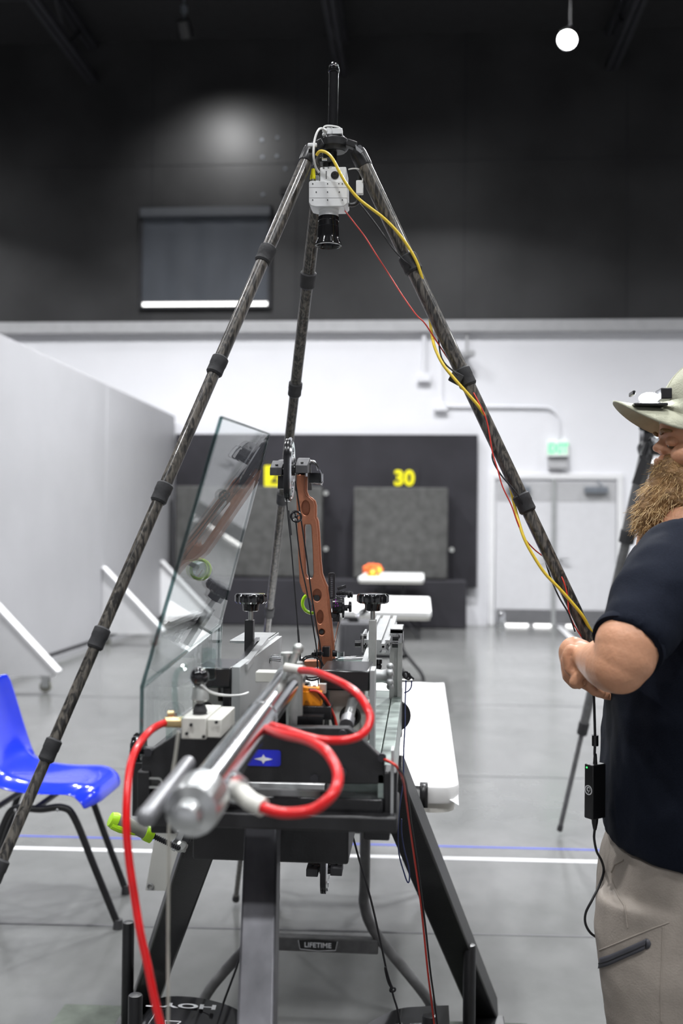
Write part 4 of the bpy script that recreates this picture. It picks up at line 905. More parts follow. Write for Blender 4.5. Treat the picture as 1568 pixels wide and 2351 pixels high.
for y_ in (1.56, 1.84): obj('foot_bracket', MB().bx(nb.x-.006, nb.x+.004, y_, y_+.03, 1.02, 1.10), 'clear_block', t)

# ------------------------------------------------------------------ compound bow
def cf(d): # frame facing the camera at depth d; 2-D units are metres
    return frame(CAM+FW*d, RT, UP)
def c2(pts, d): return [((x-784)*d/F, (1175.5-y)*d/F) for x, y in pts]
bow = thing('compound_bow', 'copper-coloured compound bow standing upright in the machine clamps', 'bow', P(745, 2046, 2.08))
outer = [(681, 1090), (681, 1153), (683, 1202), (685, 1276), (688, 1336), (695, 1358), (712, 1374), (718, 1390), (721, 1412), (726, 1449), (731, 1466), (730, 1486), (733, 1540), (735, 1600), (726, 1650), (716, 1710), (712, 1780), (712, 1860), (718, 1930),
         (742, 1930), (744, 1860), (748, 1780), (756, 1710), (772, 1655), (770, 1600), (766, 1540), (763, 1486), (757, 1424), (752, 1378), (748, 1350), (741, 1332), (736, 1318), (733, 1290), (729, 1220), (726, 1195), (722, 1188), (722, 1160), (719, 1149), (711, 1142), (704, 1138), (700, 1128), (700, 1090)]
win1 = [(698, 1208), (700, 1204), (713, 1204), (715, 1209), (718, 1260), (720, 1316), (718, 1326), (712, 1330), (705, 1327), (701, 1318), (699, 1260)]
win2 = [(738, 1695), (752, 1690), (744, 1760), (738, 1850), (724, 1850), (722, 1780)]
pk = [ell(702, 1166, 9, 17), ell(728, 1366, 9.5, 14), ell(735, 1416, 7.5, 15.5), ell(739, 1450, 6.8, 7.2)]
d1 = 2.115
riser = obj('riser', flat([c2(outer, d1), c2(win1, d1), c2(win2, d1)]+[c2(e, d1) for e in pk], cf(d1), .016, .0016), 'copper', bow, ang=50)
back = [(x+(5 if i > 18 else 1), y) for i, (x, y) in enumerate(outer)]
obj('riser_core', flat([c2(back, d1), c2([(x+2, y) for x, y in win1], d1), c2(win2, d1)], cf(d1+.024), .030, .0016), 'copper', bow, ang=50)
fr2 = [(728, 1186), (732, 1200), (737, 1290), (741, 1325), (754, 1352), (758, 1400), (766, 1486), (759, 1486), (752, 1400), (747, 1355), (735, 1328), (731, 1290), (727, 1210)]
obj('riser_rib', flat([c2(fr2, d1)], cf(d1+.05), .014, .001), 'copper', bow)
obj('pocket_shade', MB().cyl(P(727, 1373, d1-.006), P(727, 1373, d1+.006), .0062, n=20).cyl(P(738, 1450, d1-.007), P(738, 1450, d1+.006), .0045, n=20), 'ink', bow, label='black discs for the shade in the drilled holes')  # ink discs paint the shade inside the drilled holes
def cam_wheel(c, hx, hy, flip=1):
    w = []
    for k in range(40):
        a = 2*math.pi*k/40; r = 1+.10*math.cos(a*1-flip*.6)+.05*math.cos(3*a); w.append((hx*r*math.cos(a), hy*(1+.04*math.sin(2*a))*math.sin(a)))
    holes = [ell(.0, hy*.62, hx*.42, hy*.17), ell(-hx*.25, -hy*.60, hx*.30, hy*.2), ell(hx*.35, -hy*.35, hx*.22, hy*.22), ell(hx*.42, hy*.25, hx*.2, hy*.2)]
    g = frame(c, EY, EZ)
    a = obj('cam_wheel', flat([w]+holes, g, .0045, .0006), 'bow_black', bow, ang=40)
    obj('string_track', flat([w, [(x*.93, y*.93) for x, y in w]], frame(c-EX*.0052, EY, EZ), .0035, .0007), 'bow_black', a)
    obj('cam_module', flat([[(x*.84, y*.9) for x, y in w]]+[[(p*.9, q*.9) for p, q in h] for h in holes], frame(c+EX*.0042, EY, EZ), .0035, .0008), 'chrome', a, label='bright machined module edge')
    obj('axle', MB().cyl(c-EX*.020, c+EX*.020, .0045, n=18).cyl(c-EX*.011, c+EX*.011, .011, n=24), 'bow_black', a)
    return a
ct = P(665, 1079, 1.995); cb = P(747, 1993, 2.06)
cam_wheel(ct, .040, .0605); cam_wheel(cb, .036, .048, -1)
obj('cam_peg', MB().cyl(P(667, 1008, 1.985), P(667, 1008, 2.0), .0035, n=14), 'chrome', bow)
# limb tips, limbs and pockets
def limb(x, y, d, w, tx, ty, td, name='limb'):
    a = P(x, y, d); b = P(tx, ty, td); n = 14; rs = []; sgn = 1 if a.z > b.z else -1
    for k in range(n+1):
        s = k/n; p = a.lerp(b, s); p.z += sgn*.03*math.sin(math.pi*s); tg = (b-a).normalized(); h = .0055+.002*s
        up = V((0, tg.z, -tg.y)).normalized() if abs(tg.y)+abs(tg.z) > 0 else EZ
        up = up if up.z > 0 else -up; rs.append([p-EX*w/2-up*h, p+EX*w/2-up*h, p+EX*w/2+up*h, p-EX*w/2+up*h])
    return obj(name, MB().rings(rs), 'bow_grey', bow, bev=.001)
for (x, y, tx, ty, lx) in ((636, 1077, 690, 1120, 'l'), (694, 1072, 704, 1118, 'r'), (718, 1992, 726, 1915, 'l'), (773, 1990, 745, 1915, 'r')):
    d = 2.0 if y < 1500 else 2.06
    l = limb(x, y, d, .0225, tx, ty, 2.19)
    c = P(x, y, d); up = y < 1500
    # angled tip block
    s = 1 if up else -1
    obj('limb_tip', MB().prism([c+V((-.0115, -.016, -.013*1)), c+V((-.0115, -.016, .002)), c+V((-.0115, .020, .018 if up else .004)), c+V((-.0115, .020, -.010))], EX*.023), 'bow_grey', l, bev=.001)
    obj('tip_screw', MB().cyl(c+V((0, -.004, .006)), c+V((0, -.006, .0095)), .0028, n=12), 'plastic_black', l)
obj('limb_pocket', MB().box(P(726, 1098, 2.1), (.026, .03, .020)).box(P(737, 1100, 2.09), (.004, .03, .024)), 'bow_black', bow, bev=.001)
obj('limb_pocket', MB().box(P(648, 1108, 2.06), (.014, .03, .026)), 'bow_black', bow, bev=.001)
obj('pocket_edge', MB().tube([P(x, y, 2.06) for x, y in ((704, 1094), (704, 1078), (708, 1064), (716, 1058), (724, 1062), (729, 1072), (731, 1080))], .0021, 8, 4).tube([P(x, y, 2.06) for x, y in ((735, 1078), (739, 1088), (740, 1103), (738, 1110), (720, 1109))], .0014, 8, 2), 'chrome', bow, label='bright curved edge of the limb pocket')
obj('limb_hook', MB().rings([[P(717+r_*math.cos(a), 1078-r_*1.15*math.sin(a), d_) for (r_, d_) in ((11, 2.07), (16, 2.07), (16, 2.13), (11, 2.13))] for a in [math.pi*k/12 for k in range(13)]]), 'bow_grey', bow, bev=.0006)
# strings and cables
def string(pts, r=.0013, nm='bowstring'): return obj(nm, MB().tube([P(*p) for p in pts], r, 8, 3), 'cord_black', bow)
s_ = string([(655, 1060, 1.985), (656, 1120, 1.98), (661, 1185, 1.975), (668, 1250, 1.97), (678, 1370, 1.965), (686, 1470, 1.965), (693, 1560, 1.965), (703, 1700, 1.98), (738, 1975, 2.05)])
obj('serving', MB().tube([P(*p) for p in ((662, 1172, 1.973), (665, 1200, 1.973), (668, 1229, 1.972))], .0021, 8, 3), 'rubber', s_)
obj('serving', MB().tube([P(*p) for p in ((684, 1445, 1.963), (689, 1510, 1.963), (693, 1562, 1.963))], .0020, 8, 3), 'rubber', s_)
string([(678, 1105, 2.0), (690, 1185, 2.01), (704, 1280, 2.02), (716, 1370, 2.03), (727, 1440, 2.04), (737, 1510, 2.05), (741, 1700, 2.06), (750, 1980, 2.06)], .0015, 'cable')
string([(679, 1195, 1.985), (684, 1240, 1.99), (692, 1300, 2.0), (703, 1350, 2.0), (714, 1410, 2.01), (722, 1460, 2.02), (728, 1510, 2.03), (736, 1700, 2.05), (746, 1980, 2.06)], .0013, 'cable')
c = P(680, 1186, 1.98); ps = obj('peep_wheel', MB().torus(c, V((.5, -1, .25)), .0100, .0022, 28, 8), 'bow_black', bow)
pm = MB()
u_, w_, dd_ = basis(V((.5, -1, .25)))
for k in range(4): a = k*math.pi/2+.4; pm.cyl(c, c+(u_*math.cos(a)+w_*math.sin(a))*.0095, .0013, n=8)
pm.sph(c, .0035, 12); obj('spokes', pm, 'bow_black', ps)
# sight
sight = thing('bow_sight', 'black bow sight with purple marks and a lime ring scope on the bow', 'bow sight', P(775, 1425, 2.16))
c = P(755, 1345, 2.14); obj('elevation_bar', flat([rrect(0, 0, .0135, .054, .004), rrect(0, 0, .0045, .044, .001)], frame(c, RT, UP), .008, .0006), 'bow_black', sight)
m = MB()
for k in range(11): m.box(c+UP*(-.020+.004*k)-FW*.003, (.0055, .004, .0016))
obj('ruler_teeth', m, 'steel_black', sight)
obj('wing_lever', MB().beam(P(768, 1352, 2.13), P(788, 1346, 2.13), .004, .007, (0, 1, 0)), 'bow_black', sight, bev=.001)
obj('windage_screw', MB().cyl(P(765, 1362, 2.13), P(795, 1362, 2.13), .0042, n=16).lathe(P(790, 1365, 2.13), RT, [(.004, 0), (.0072, .001), (.0072, .006), (.0045, .007), (.0065, .008), (.0065, .0115), (.003, .012)], 20), 'bow_black', sight)
th = MB()
for k in range(6): th.lathe(P(768+k*3.4, 1362, 2.13), RT, [(.004, 0), (.0058, .0008), (.004, .0017)], 14)
obj('screw_thread', th, 'steel_black', sight)
obj('dial', MB().lathe(P(756, 1390, 2.13), RT, [(.010, 0), (.0165, .001), (.0175, .012), (.0165, .020), (.010, .021)], 32).lathe(P(778, 1396, 2.13), RT, [(.012, 0), (.0215, .001), (.0215, .0045), (.018, .0055), (.006, .006), (.006, .012)], 36).lathe(P(793, 1393, 2.13), RT, [(.004, -.009), (.004, 0), (.0105, .001), (.0115, .003), (.0105, .0065), (.004, .007)], 28), 'bow_black', sight, ang=30)
obj('dial_marks', MB().box(P(764, 1381, 2.112), (.0012, .002, .009)).box(P(768, 1386, 2.111), (.0014, .002, .0022)).box(P(769, 1391, 2.111), (.0014, .002, .0018)).box(P(763, 1392, 2.112), (.001, .002, .003)), 'purple', sight, label='purple dial marks')
obj('lower_clamp', MB().box(P(766, 1418, 2.14), (.014, .014, .016)).cyl(P(760, 1412, 2.13), P(760, 1412, 2.15), .007, n=18), 'bow_black', sight, bev=.001)
rc = P(717, 1385, 2.26); ra = -ray(717, 1385).normalized()
obj('scope_ring', MB().torus(rc, ra, .0218, .0030, 44, 10), 'neon', sight, label='lime yellow scope ring'); obj('scope_ring_line', MB().torus(rc+ra*.0012, ra, .0212, .0023, 44, 8), 'neon_dark', sight)
obj('scope_ring_inner', MB().torus(rc+ra*.0008, ra, .0192, .0012, 44, 8), 'neon', sight)
obj('scope_barrel', MB().rings([[rc-ra*h+(basis(ra)[0]*math.cos(a)+basis(ra)[1]*math.sin(a))*r for a in [2*math.pi*k/40 for k in range(40)]] for r, h in ((.021, .002), (.0215, .03), (.0175, .03), (.0175, .002))], False, False), 'chrome', sight)
obj('scope_lens', MB().cyl(rc-ra*.026, rc-ra*.028, .0175, n=36), 'clear_block', sight)
obj('scope_pin', MB().cyl(rc-ra*.015-EZ*.017, rc-ra*.015, .0007, n=8).sph(rc-ra*.015, .0012, 8), 'red_ink', sight)
obj('extension_bar', MB().beam(P(740, 1380, 2.16), P(728, 1385, 2.27), .006, .010), 'bow_black', sight)
for ch in sight.children:
    if not ch.name.startswith(('scope', 'extension')): ch.location = RT*.006
# thin rod at the right of the riser
obj('side_rod', MB().cyl(P(781, 1418, 2.16), P(769, 1478, 2.14), .0026, n=12).cyl(P(769, 1476, 2.14), P(764, 1504, 2.13), .0031, n=12), 'alu', bow, label='thin bright rod from the sight to the rest')
# arrow rest
rest = thing('arrow_rest', 'black arrow rest with a round loop on the bow shelf', 'arrow rest', P(720, 1560, 2.05))
obj('loop', MB().torus(P(716, 1535, 2.02), ra, .0225, .0017, 40, 8).torus(P(714, 1530, 2.04), ra+V((.1, 0, .1)), .0215, .0018, 40, 8, 20, 250), 'bow_black', rest)
obj('rest_body', MB().box(P(749, 1495, 2.09), (.014, .024, .020)).cyl(P(763, 1500, 2.09), P(774, 1500, 2.09), .0065, n=18).cyl(P(763, 1518, 2.09), P(771, 1518, 2.09), .005, n=18), 'bow_black', rest, bev=.001)
m = MB()
for k in range(5): m.lathe(P(721+k*3.6, 1502-k*.4, 2.04), RT, [(.006, 0), (.0095, .0005), (.0095, .0018), (.006, .0024)], 24)
m.cyl(P(718, 1502, 2.04), P(740, 1500, 2.06), .0035, n=14); obj('rollers', m, 'bow_black_r' if False else 'bow_black', rest)
obj('shelf', MB().prism([P(x, y, 2.07) for x, y in ((692, 1514), (700, 1518), (733, 1517), (732, 1531), (712, 1535), (696, 1530))], EY*.03), 'copper', rest, bev=.001, label='copper shelf plate')
obj('shelf_pad', MB().prism([P(x, y, 2.065) for x, y in ((690, 1511), (699, 1515), (697, 1531), (692, 1527))], EY*.02), 'alu', rest)
obj('lower_frame', MB().tube([P(x, y, 2.04) for x, y in ((692, 1535), (694, 1552), (702, 1556), (735, 1553), (742, 1540))], .0014, 8, 2), 'bow_black', rest)

# ------------------------------------------------------------------ big carbon tripod
def proj(p):
    q = V(p)-CAM; z = q.dot(FW); return 784+F*q.dot(RT)/z, 1175.5-F*q.dot(UP)/z
def at_y(A, B, py):
    lo, hi = 0., 1.
    for _ in range(40):
        mid = (lo+hi)/2
        if proj(A.lerp(B, mid))[1] < py: lo = mid
        else: hi = mid
    return A.lerp(B, (lo+hi)/2)
APX = P(765, 340, 2.1)
tripod = thing('carbon_tripod', 'tall carbon fibre tripod straddling the machine, camera hung underneath', 'tripod', (APX.x, APX.y, 0))
def tleg(A, B, ys, r_top, r_step, m='carbon', parent=tripod, coll='rubber', clen=.038):
    ts = [A]+[at_y(A, B, y) for y in ys]; ax = (B-A).normalized(); mb = MB()
    l = None
    for i, p in enumerate(ts):
        q = ts[i+1] if i+1 < len(ts) else B-ax*.03
        mb.cyl(p, q, r_top-r_step*i, n=28)
    l = obj('leg', mb, m, parent)
    for i, p in enumerate(ts[1:]):
        r = r_top-r_step*i+.0035
        obj('twist_lock', MB().lathe(p-ax*clen*.5, ax, [(r-.003, 0), (r, .003), (r, clen*.45), (r-.0008, clen*.5), (r-.0004, clen*.9), (r-.003, clen)], 40, 20, .012), coll, l)
    obj('foot', MB().lathe(B-ax*.035, ax, [(.008, 0), (.012, .004), (.014, .03), (.006, .036)], 20), 'rubber', l)
    return l
LA, LB = P(714, 345, 2.08), P(-757, 3767, 1.3); LB.z = .015
RA, RB = P(822, 352, 2.08), P(2083, 3010, 1.85); RB.z = .015
BA, BB = P(757, 345, 2.16), P(541, 2080, 3.86); BB.z = .015
lk = at_y(BA, BB, 600)
tleg(LA, LB, (585, 840, 1132, 1465, 1722, 2000), .0128, .00075)
tleg(RA, RB, (606, 867, 1155), .0150, .0008)
tleg(P(741, 345, 2.16), BB, (642, 893, 1143, 1405), .0142, .0012)
# hub, leg sockets, column
hub = P(768, 331, 2.1)
obj('hub', MB().lathe(hub-EZ*.012, EZ, [(.020, -.004), (.026, .0), (.0285, .004), (.0285, .018), (.0235, .022), (.020, .026), (.012, .030)], 48), 'machine_black', tripod, ang=30)
obj('hub_arm', MB().beam(P(742, 328, 2.08), P(722, 338, 2.08), .018, .016, (0, 1, 0)).beam(P(795, 328, 2.08), P(818, 336, 2.08), .018, .014, (0, 1, 0)), 'machine_black', tripod, bev=.002)
for A, B in ((LA, LB), (RA, RB)):
    ax = (B-A).normalized(); r = .0165 if A is RA else .0152
    s = obj('leg_socket', MB().lathe(A-ax*.008, ax, [(.010, 0), (r-.001, .004), (r, .012), (r, .036), (r-.001, .040)], 32), 'plastic_black', tripod)
    obj('pivot_bolt', MB().cyl(A+V((.004, -.016, .006)), A+V((.004, .012, .006)), .005, n=16), 'chrome', s)
obj('socket_tag', MB().box(P(717, 333, 2.055), (.018, .006, .007)), 'white_case', tripod, bev=.0015, label='white tag on the left socket')
obj('angle_lock', MB().prism([P(x, y, 2.055) for x, y in ((815, 331), (822, 338), (834, 347), (828, 352), (818, 344))], EY*.004), 'alu', tripod)
ctop, cbot = P(766.5, 160, 2.1), P(762, 385, 2.1)
obj('centre_column', MB().cyl(ctop, cbot, .0098, n=32), 'machine_black_gloss', tripod)
obj('column_cap', MB().lathe(ctop-EZ*.006, EZ, [(.0098, 0), (.0114, .001), (.0114, .006), (.0100, .007), (.0100, .011), (.0085, .016), (.005, .019), (.001, .020)], 32), 'plastic_black_gloss', tripod)
obj('column_clamp', MB().cyl(P(772, 336, 2.1), P(772, 350, 2.1), .018, n=32), 'machine_black', tripod)
o = obj('adapter_plate', MB().box(P(752, 372, 2.1), (.03, .03, .008)).cyl(P(750, 352, 2.1), P(750, 385, 2.1), .008), 'machine_black', tripod, bev=.001)
o = obj('screw', MB().box(P(745, 366, 2.07), (.010, .006, .003)), 'alu', tripod)
# white cable clamps at the top
t = thing('cable_clip', 'white cable clip and zip tie around the tripod column', 'clip', P(766, 312, 2.1))
obj('clip', MB().box(P(775, 304, 2.085), (.020, .016, .012)).box(P(757, 303, 2.09), (.012, .014, .014)).sph(P(746, 301, 2.085), .0055).sph(P(744, 309, 2.085), .004), 'white_case', t, bev=.0012)
obj('tie', MB().tube([P(x, y, d) for x, y, d in ((745, 300, 2.085), (743, 293, 2.085), (750, 289, 2.085), (768, 290, 2.08), (780, 294, 2.08), (784, 303, 2.085))], .0019, 8, 5), 'white_cable', t)

# ------------------------------------------------------------------ high speed camera hanging under it
t = thing('industrial_camera', 'white box camera with black lens hanging lens down under the tripod', 'camera', P(755, 565, 2.09))
CD = 2.075
def cb2(x0, x1, y0, y1, d0, dep):
    a = P(x0, y1, d0); b = P(x1, y0, d0); return MB().bx(a.x, b.x, a.y, a.y+dep, a.z, b.z)
obj('upper_body', cb2(734, 795, 384, 420, CD-.005, .065), 'white_case', t, bev=.002)
pts = [(709, 418), (712, 415), (794, 415), (797, 418), (798, 466), (790, 474), (724, 475), (713, 472), (709, 464)]
obj('lower_body', MB().prism([P(x, y, CD-.012) for x, y in pts], EY*.050), 'white_case', t, bev=.0015)
m = MB()
for x, y in ((718, 422), (752, 422), (778, 422), (786, 422), (726, 441), (752, 441), (779, 441), (718, 459), (752, 459), (786, 459)):
    p = P(x, y, CD-.0122); m.cyl(p, p-EY*.0006, .0012, n=10)
obj('screw_holes', m, 'ink', t)
m = MB()
for y in (430, 454): a, b = P(710, y, CD-.0122), P(797, y, CD-.0122); m.beam(a, b, .0005, .0005)
obj('panel_lines', m, 'trim_grey', t)
c = P(769, 403, CD-.005); obj('side_dial', MB().lathe(c, -EY, [(.0080, 0), (.0080, .003), (.0065, .0045), (.001, .0045)], 28), 'plastic_black', t)
obj('dial_centre', MB().torus(c-EY*.0047, EY, .0035, .0006, 20, 6), 'steel_black', t)
m = MB()
for k in range(4): m.box(P(743+k*5.5, 385.5, CD-.0055), (.0035 if k != 1 else .0, .0012, .0012))
for k in range(6): m.box(P(749, 394+k*3.1, CD-.0055), (.0022, .001, .0016))
obj('marking', m, 'ink', t)
def vl(y, r): return (r, y)
cx = 754.5; ztop = P(cx, 484, 2.09); dn = -EZ
k = lambda y: P(cx, 484, 2.09).z-P(cx, y, 2.09).z
obj('lens_mount', MB().lathe(ztop, dn, [(.0150, -.004), (.0200, 0), (.0203, k(489)), (.0195, k(490)), (.0200, k(499)), (.0180, k(500))], 40), 'white_case', t)
obj('lens', MB().lathe(ztop, dn, [(.0185, k(497)), (.0205, k(499)), (.0207, k(508)), (.0199, k(509)), (.0200, k(521)), (.0208, k(522)), (.0214, k(540)), (.0222, k(550)), (.0262, k(560)), (.0268, k(565)), (.0240, k(566)), (.022, k(563)), (.0205, k(556)), (.01, k(556))], 48), 'plastic_black_gloss', t, ang=30)
obj('front_glass', MB().cyl(ztop+dn*k(557), ztop+dn*k(558), .021, n=36), 'lens', t)
obj('lens_ring_mark', MB().box(P(755, 553, 2.065), (.009, .001, .0012)), 'white_ink', t)
c = P(719, 402, 2.07); obj('connector', MB().cyl(P(718.5, 412, 2.08), P(718.5, 402, 2.08), .0060, .0056, 20).cyl(P(718.5, 403, 2.08), P(719, 388, 2.08), .0050, .0038, 20), 'yellow_paint', t, label='yellow cable connector')
obj('connector_base', MB().cyl(P(718.5, 418, 2.08), P(718.5, 411, 2.08), .0045, n=16).box(P(729, 410, 2.08), (.006, .01, .01)), 'alu', t)
obj('side_handle', MB().tube([P(x, y, 2.09) for x, y in ((826, 378), (826, 395), (826, 440), (822, 462), (812, 470), (800, 470))], .0042, 10, 3), 'machine_black', t)
o = obj('cable_adapter', MB().box(P(826, 431, 2.075), (.0145, .010, .0275)), 'white_case', bev=.0015); tag(o, 'small white adapter block with a wire right of the hanging camera', 'adapter')
def cable(name, pts, r, m, label, cat='cable', sm=6):
    o = obj(name, MB().tube([P(*p) for p in pts], r, 10, sm), m); tag(o, label, cat); return o
cable('white_wire', [(800, 389, 2.08), (812, 387, 2.075), (824, 388, 2.07), (833, 392, 2.07), (834, 402, 2.07), (832, 418, 2.07)], .0013, 'white_cable', 'thin white wire from the camera to the adapter block')
cable('white_cable', [(748, 301, 2.08), (738, 295, 2.07), (730, 300, 2.06), (723, 318, 2.055), (720, 340, 2.05), (720, 362, 2.05), (724, 382, 2.06), (732, 396, 2.068)], .0022, 'white_cable', 'white cable curling down past the left leg socket to the camera')
# depth of the right leg along its length, so that cables wrap it
def ld_(y, off=0):
    p = at_y(RA, RB, y); return (p-CAM).dot(FW)+off
cable('yellow_cable', [(727, 356, 2.055), (731, 350, 2.05), (738, 347, 2.045), (752, 352, 2.04), (765, 367, 2.035), (781, 398, 2.03), (797, 425, 2.03), (822, 455, 2.03), (851, 478, 2.03), (880, 500, 2.03), (910, 530, ld_(530, -.03)), (935, 563, ld_(563, -.025)), (956, 600, ld_(600, -.02)), (968, 635, ld_(635, -.012)), (976, 665, ld_(665, .0)), (984, 700, ld_(700, .020)), (988, 740, ld_(740, .022)), (992, 772, ld_(772, .008)), (999, 800, ld_(800, -.012)), (1016, 835, ld_(835, -.022)), (1040, 866, ld_(866, -.024)), (1072, 902, ld_(902, -.022)), (1098, 932, ld_(932, -.018)), (1114, 957, ld_(957, -.010)), (1132, 992, ld_(992, .0)), (1146, 1025, ld_(1025, .012)), (1158, 1062, ld_(1062, .020)), (1170, 1110, ld_(1110, .022)), (1181, 1160, ld_(1160, .018)), (1190, 1195, ld_(1195, .0)), (1203, 1235, ld_(1235, -.012)), (1222, 1272, ld_(1272, -.016)), (1250, 1315, ld_(1315, -.018)), (1283, 1350, ld_(1350, -.020)), (1310, 1380, ld_(1380, -.020)), (1336, 1412, ld_(1412, -.018)), (1352, 1440, ld_(1440, -.01)), (1372, 1478, 1.98), (1388, 1530, 1.97), (1395, 1590, 1.95), (1393, 1604, 1.95)], .0030, 'yellow_cable', 'yellow cable twisting down the right tripod leg from the camera', sm=5)
cable('red_wire', [(792, 484, 2.09), (812, 510, 2.09), (838, 544, 2.09), (862, 582, 2.085), (893, 630, 2.08), (925, 680, ld_(680, -.0)), (955, 722, ld_(722, -.016)), (975, 742, ld_(742, -.018)), (1000, 780, ld_(780, -.0)), (1040, 840, ld_(840, .018)), (1071, 877, ld_(877, .004)), (1089, 905, ld_(905, -.014)), (1106, 938, ld_(938, -.018)), (1117, 965, ld_(965, -.018)), (1124, 1000, ld_(1000, -.018)), (1131, 1040, ld_(1040, -.018)), (1143, 1080, ld_(1080, -.018)), (1154, 1118, ld_(1118, -.016)), (1174, 1160, ld_(1160, -.012)), (1188, 1200, ld_(1200, -.008)), (1204, 1235, ld_(1235, .0)), (1225, 1260, ld_(1260, .016)), (1250, 1280, ld_(1280, .018)), (1278, 1306, ld_(1306, .0)), (1294, 1335, ld_(1335, -.016)), (1303, 1370, ld_(1370, -.018)), (1306, 1405, ld_(1405, -.018)), (1318, 1435, ld_(1435, -.012)), (1340, 1470, ld_(1470, 0))], .0013, 'red_wire', 'thin red wire strung from the camera and wound down the right tripod leg', 'wire', 5)
cable('black_wire', [(826, 468, 2.08), (845, 492, 2.07), (870, 525, 2.06), (900, 568, ld_(568, -.018)), (925, 596, ld_(596, -.022)), (942, 612, ld_(612, -.018)), (962, 655, ld_(655, .018)), (1000, 745, ld_(745, .018)), (1014, 822, ld_(822, -.004)), (1045, 856, ld_(856, -.02)), (1070, 880, ld_(880, -.01)), (1100, 940, ld_(940, .01)), (1136, 1010, ld_(1010, .005)), (1130, 1050, ld_(1050, -.01)), (1150, 1090, ld_(1090, -.018)), (1190, 1138, ld_(1138, -.02)), (1212, 1190, ld_(1190, -.0)), (1240, 1250, ld_(1250, .01)), (1262, 1320, ld_(1320, .005)), (1282, 1368, ld_(1368, -.014)), (1306, 1410, ld_(1410, -.018)), (1320, 1450, ld_(1450, -.01))], .0016, 'cord_black', 'thin black wire following the right tripod leg under the yellow cable', 'wire', 5)
cm = MB()
for y, dx in ((860, 0), (872, 0)):
    p = at_y(RA, RB, y+2)
obj('velcro_strap', MB().box(P(1047, 868, ld_(868, -.016)), (.024, .008, .022), Matrix.Rotation(.5, 3, 'Y')), 'rubber', tripod, bev=.002)

# ------------------------------------------------------------------ second tripod behind the man
A2, B2 = P(1487, 1030, 4.5), P(1284, 1912, 4.78); B2.z = .02
t2 = thing('carbon_tripod', 'dark tripod standing on the floor behind the man', 'tripod', (P(1500, 1030, 4.6).x, P(1500, 1030, 4.6).y, 0))
tleg(A2, B2, (1232, 1672), .030, .0095, 'table_steel', t2, 'rubber', .06)
tleg(P(1500, 1060, 4.66), V((A2.x+.55, A2.y+.85, .02)), (1232,), .027, .008, 'table_steel', t2, 'rubber', .06)
tleg(P(1520, 1050, 4.5), V((A2.x+.85, A2.y-.2, .02)), (1232,), .027, .008, 'table_steel', t2, 'rubber', .06)
obj('head', MB().box(P(1500, 1000, 4.5), (.10, .10, .08)).lathe(P(1500, 1026, 4.5), EZ, [(.06, -.04), (.07, 0), (.05, .03), (.03, .06)], 24), 'plastic_black_gloss', t2, bev=.006)
obj('head_lever', MB().cyl(P(1498, 988, 4.45), P(1472, 982, 4.4), .012).cyl(P(1486, 1020, 4.4), P(1476, 1050, 4.35), .016), 'plastic_black_gloss', t2)
obj('strap', MB().beam(P(1478, 1056, 4.42), P(1459, 1112, 4.42), .035, .01, (1, 0, 0)), 'plastic_black_gloss', t2)
obj('lock_screw', MB().sph(P(1507, 1008, 4.4), .02, 12), 'chrome', t2)
# ------------------------------------------------------------------ power adapter hanging from the hands
t = thing('power_adapter', 'black power adapter brick hanging on its cord in front of the man', 'power adapter', P(1365, 1880, 1.9))
q0 = P(1366, 1815, 1.9); R = Matrix.Rotation(math.radians(38), 3, 'Z')
obj('case', MB().box(q0, (.030, .020, .0), R) if False else MB().box(q0, (.021, .034, .098), Matrix.Rotation(math.radians(-52), 3, 'Z')), 'plastic_black', t, bev=.002)
bxr = Matrix.Rotation(math.radians(-52), 3, 'Z'); nrm = bxr @ V((-1, 0, 0)); sd = bxr @ V((0, -1, 0))
# logo on the left face
fc_ = q0+nrm*.0107 if nrm.y < 0 else q0-nrm*.0107
def face_frame(q, R, size):
    best = None
    for ax in (V((1, 0, 0)), V((-1, 0, 0)), V((0, 1, 0)), V((0, -1, 0))):
        n = R @ ax; h = size[0]/2 if ax.x else size[1]/2; s = (CAM-q).normalized().dot(n)
        if s > 0: yield n, h, s
faces = sorted(face_frame(q0, bxr, (.021, .034)), key=lambda f: proj(q0+f[0]*f[1])[0])
n_, h_, _ = faces[0]; fx = V((0, 0, 1)).cross(n_); F0 = q0+n_*(h_+.0003)
lg = obj('logo_ring', flat([ell(0, 0, .0088, .0088, 28), ell(0, 0, .0070, .0070, 28)], frame(F0+EZ*.003, fx, EZ), .0004).add([], []), 'white_ink', t)
m = flat([ell(0, .0015, .0042, .0042, 20), ell(.001, .0015, .0028, .0028, 16)], frame(F0+EZ*.003, fx, EZ), .0004); m.box(F0+EZ*.003-EZ*.0045, (.001, .001, .0015)); obj('logo_mark', m, 'white_ink', t)
obj('status_light', MB().sph(F0+EZ*.043-fx*.004, .0016, 10), 'led_green', t)
topc = q0+EZ*.049; botc = q0-EZ*.049
obj('cord_relief', MB().tube([topc, topc+EZ*.018], [.0042, .0028], 12, 4), 'plastic_black', t)
obj('cord_relief', MB().cyl(botc, botc-EZ*.010, .0065, .0055, 14).cyl(botc-EZ*.010, botc-EZ*.022, .0055, .0030, 14), 'plastic_black', t)
obj('ferrite', MB().cyl(P(1366, 1712, 1.9), P(1366, 1688, 1.9), .0062, n=18), 'plastic_black_gloss', t)
obj('upper_cord', MB().tube([topc+EZ*.014, P(1365, 1730, 1.9), P(1366, 1700, 1.9), P(1365, 1650, 1.9), P(1363, 1600, 1.9), P(1358, 1570, 1.9)], .0024, 10, 5), 'cord_black', t)
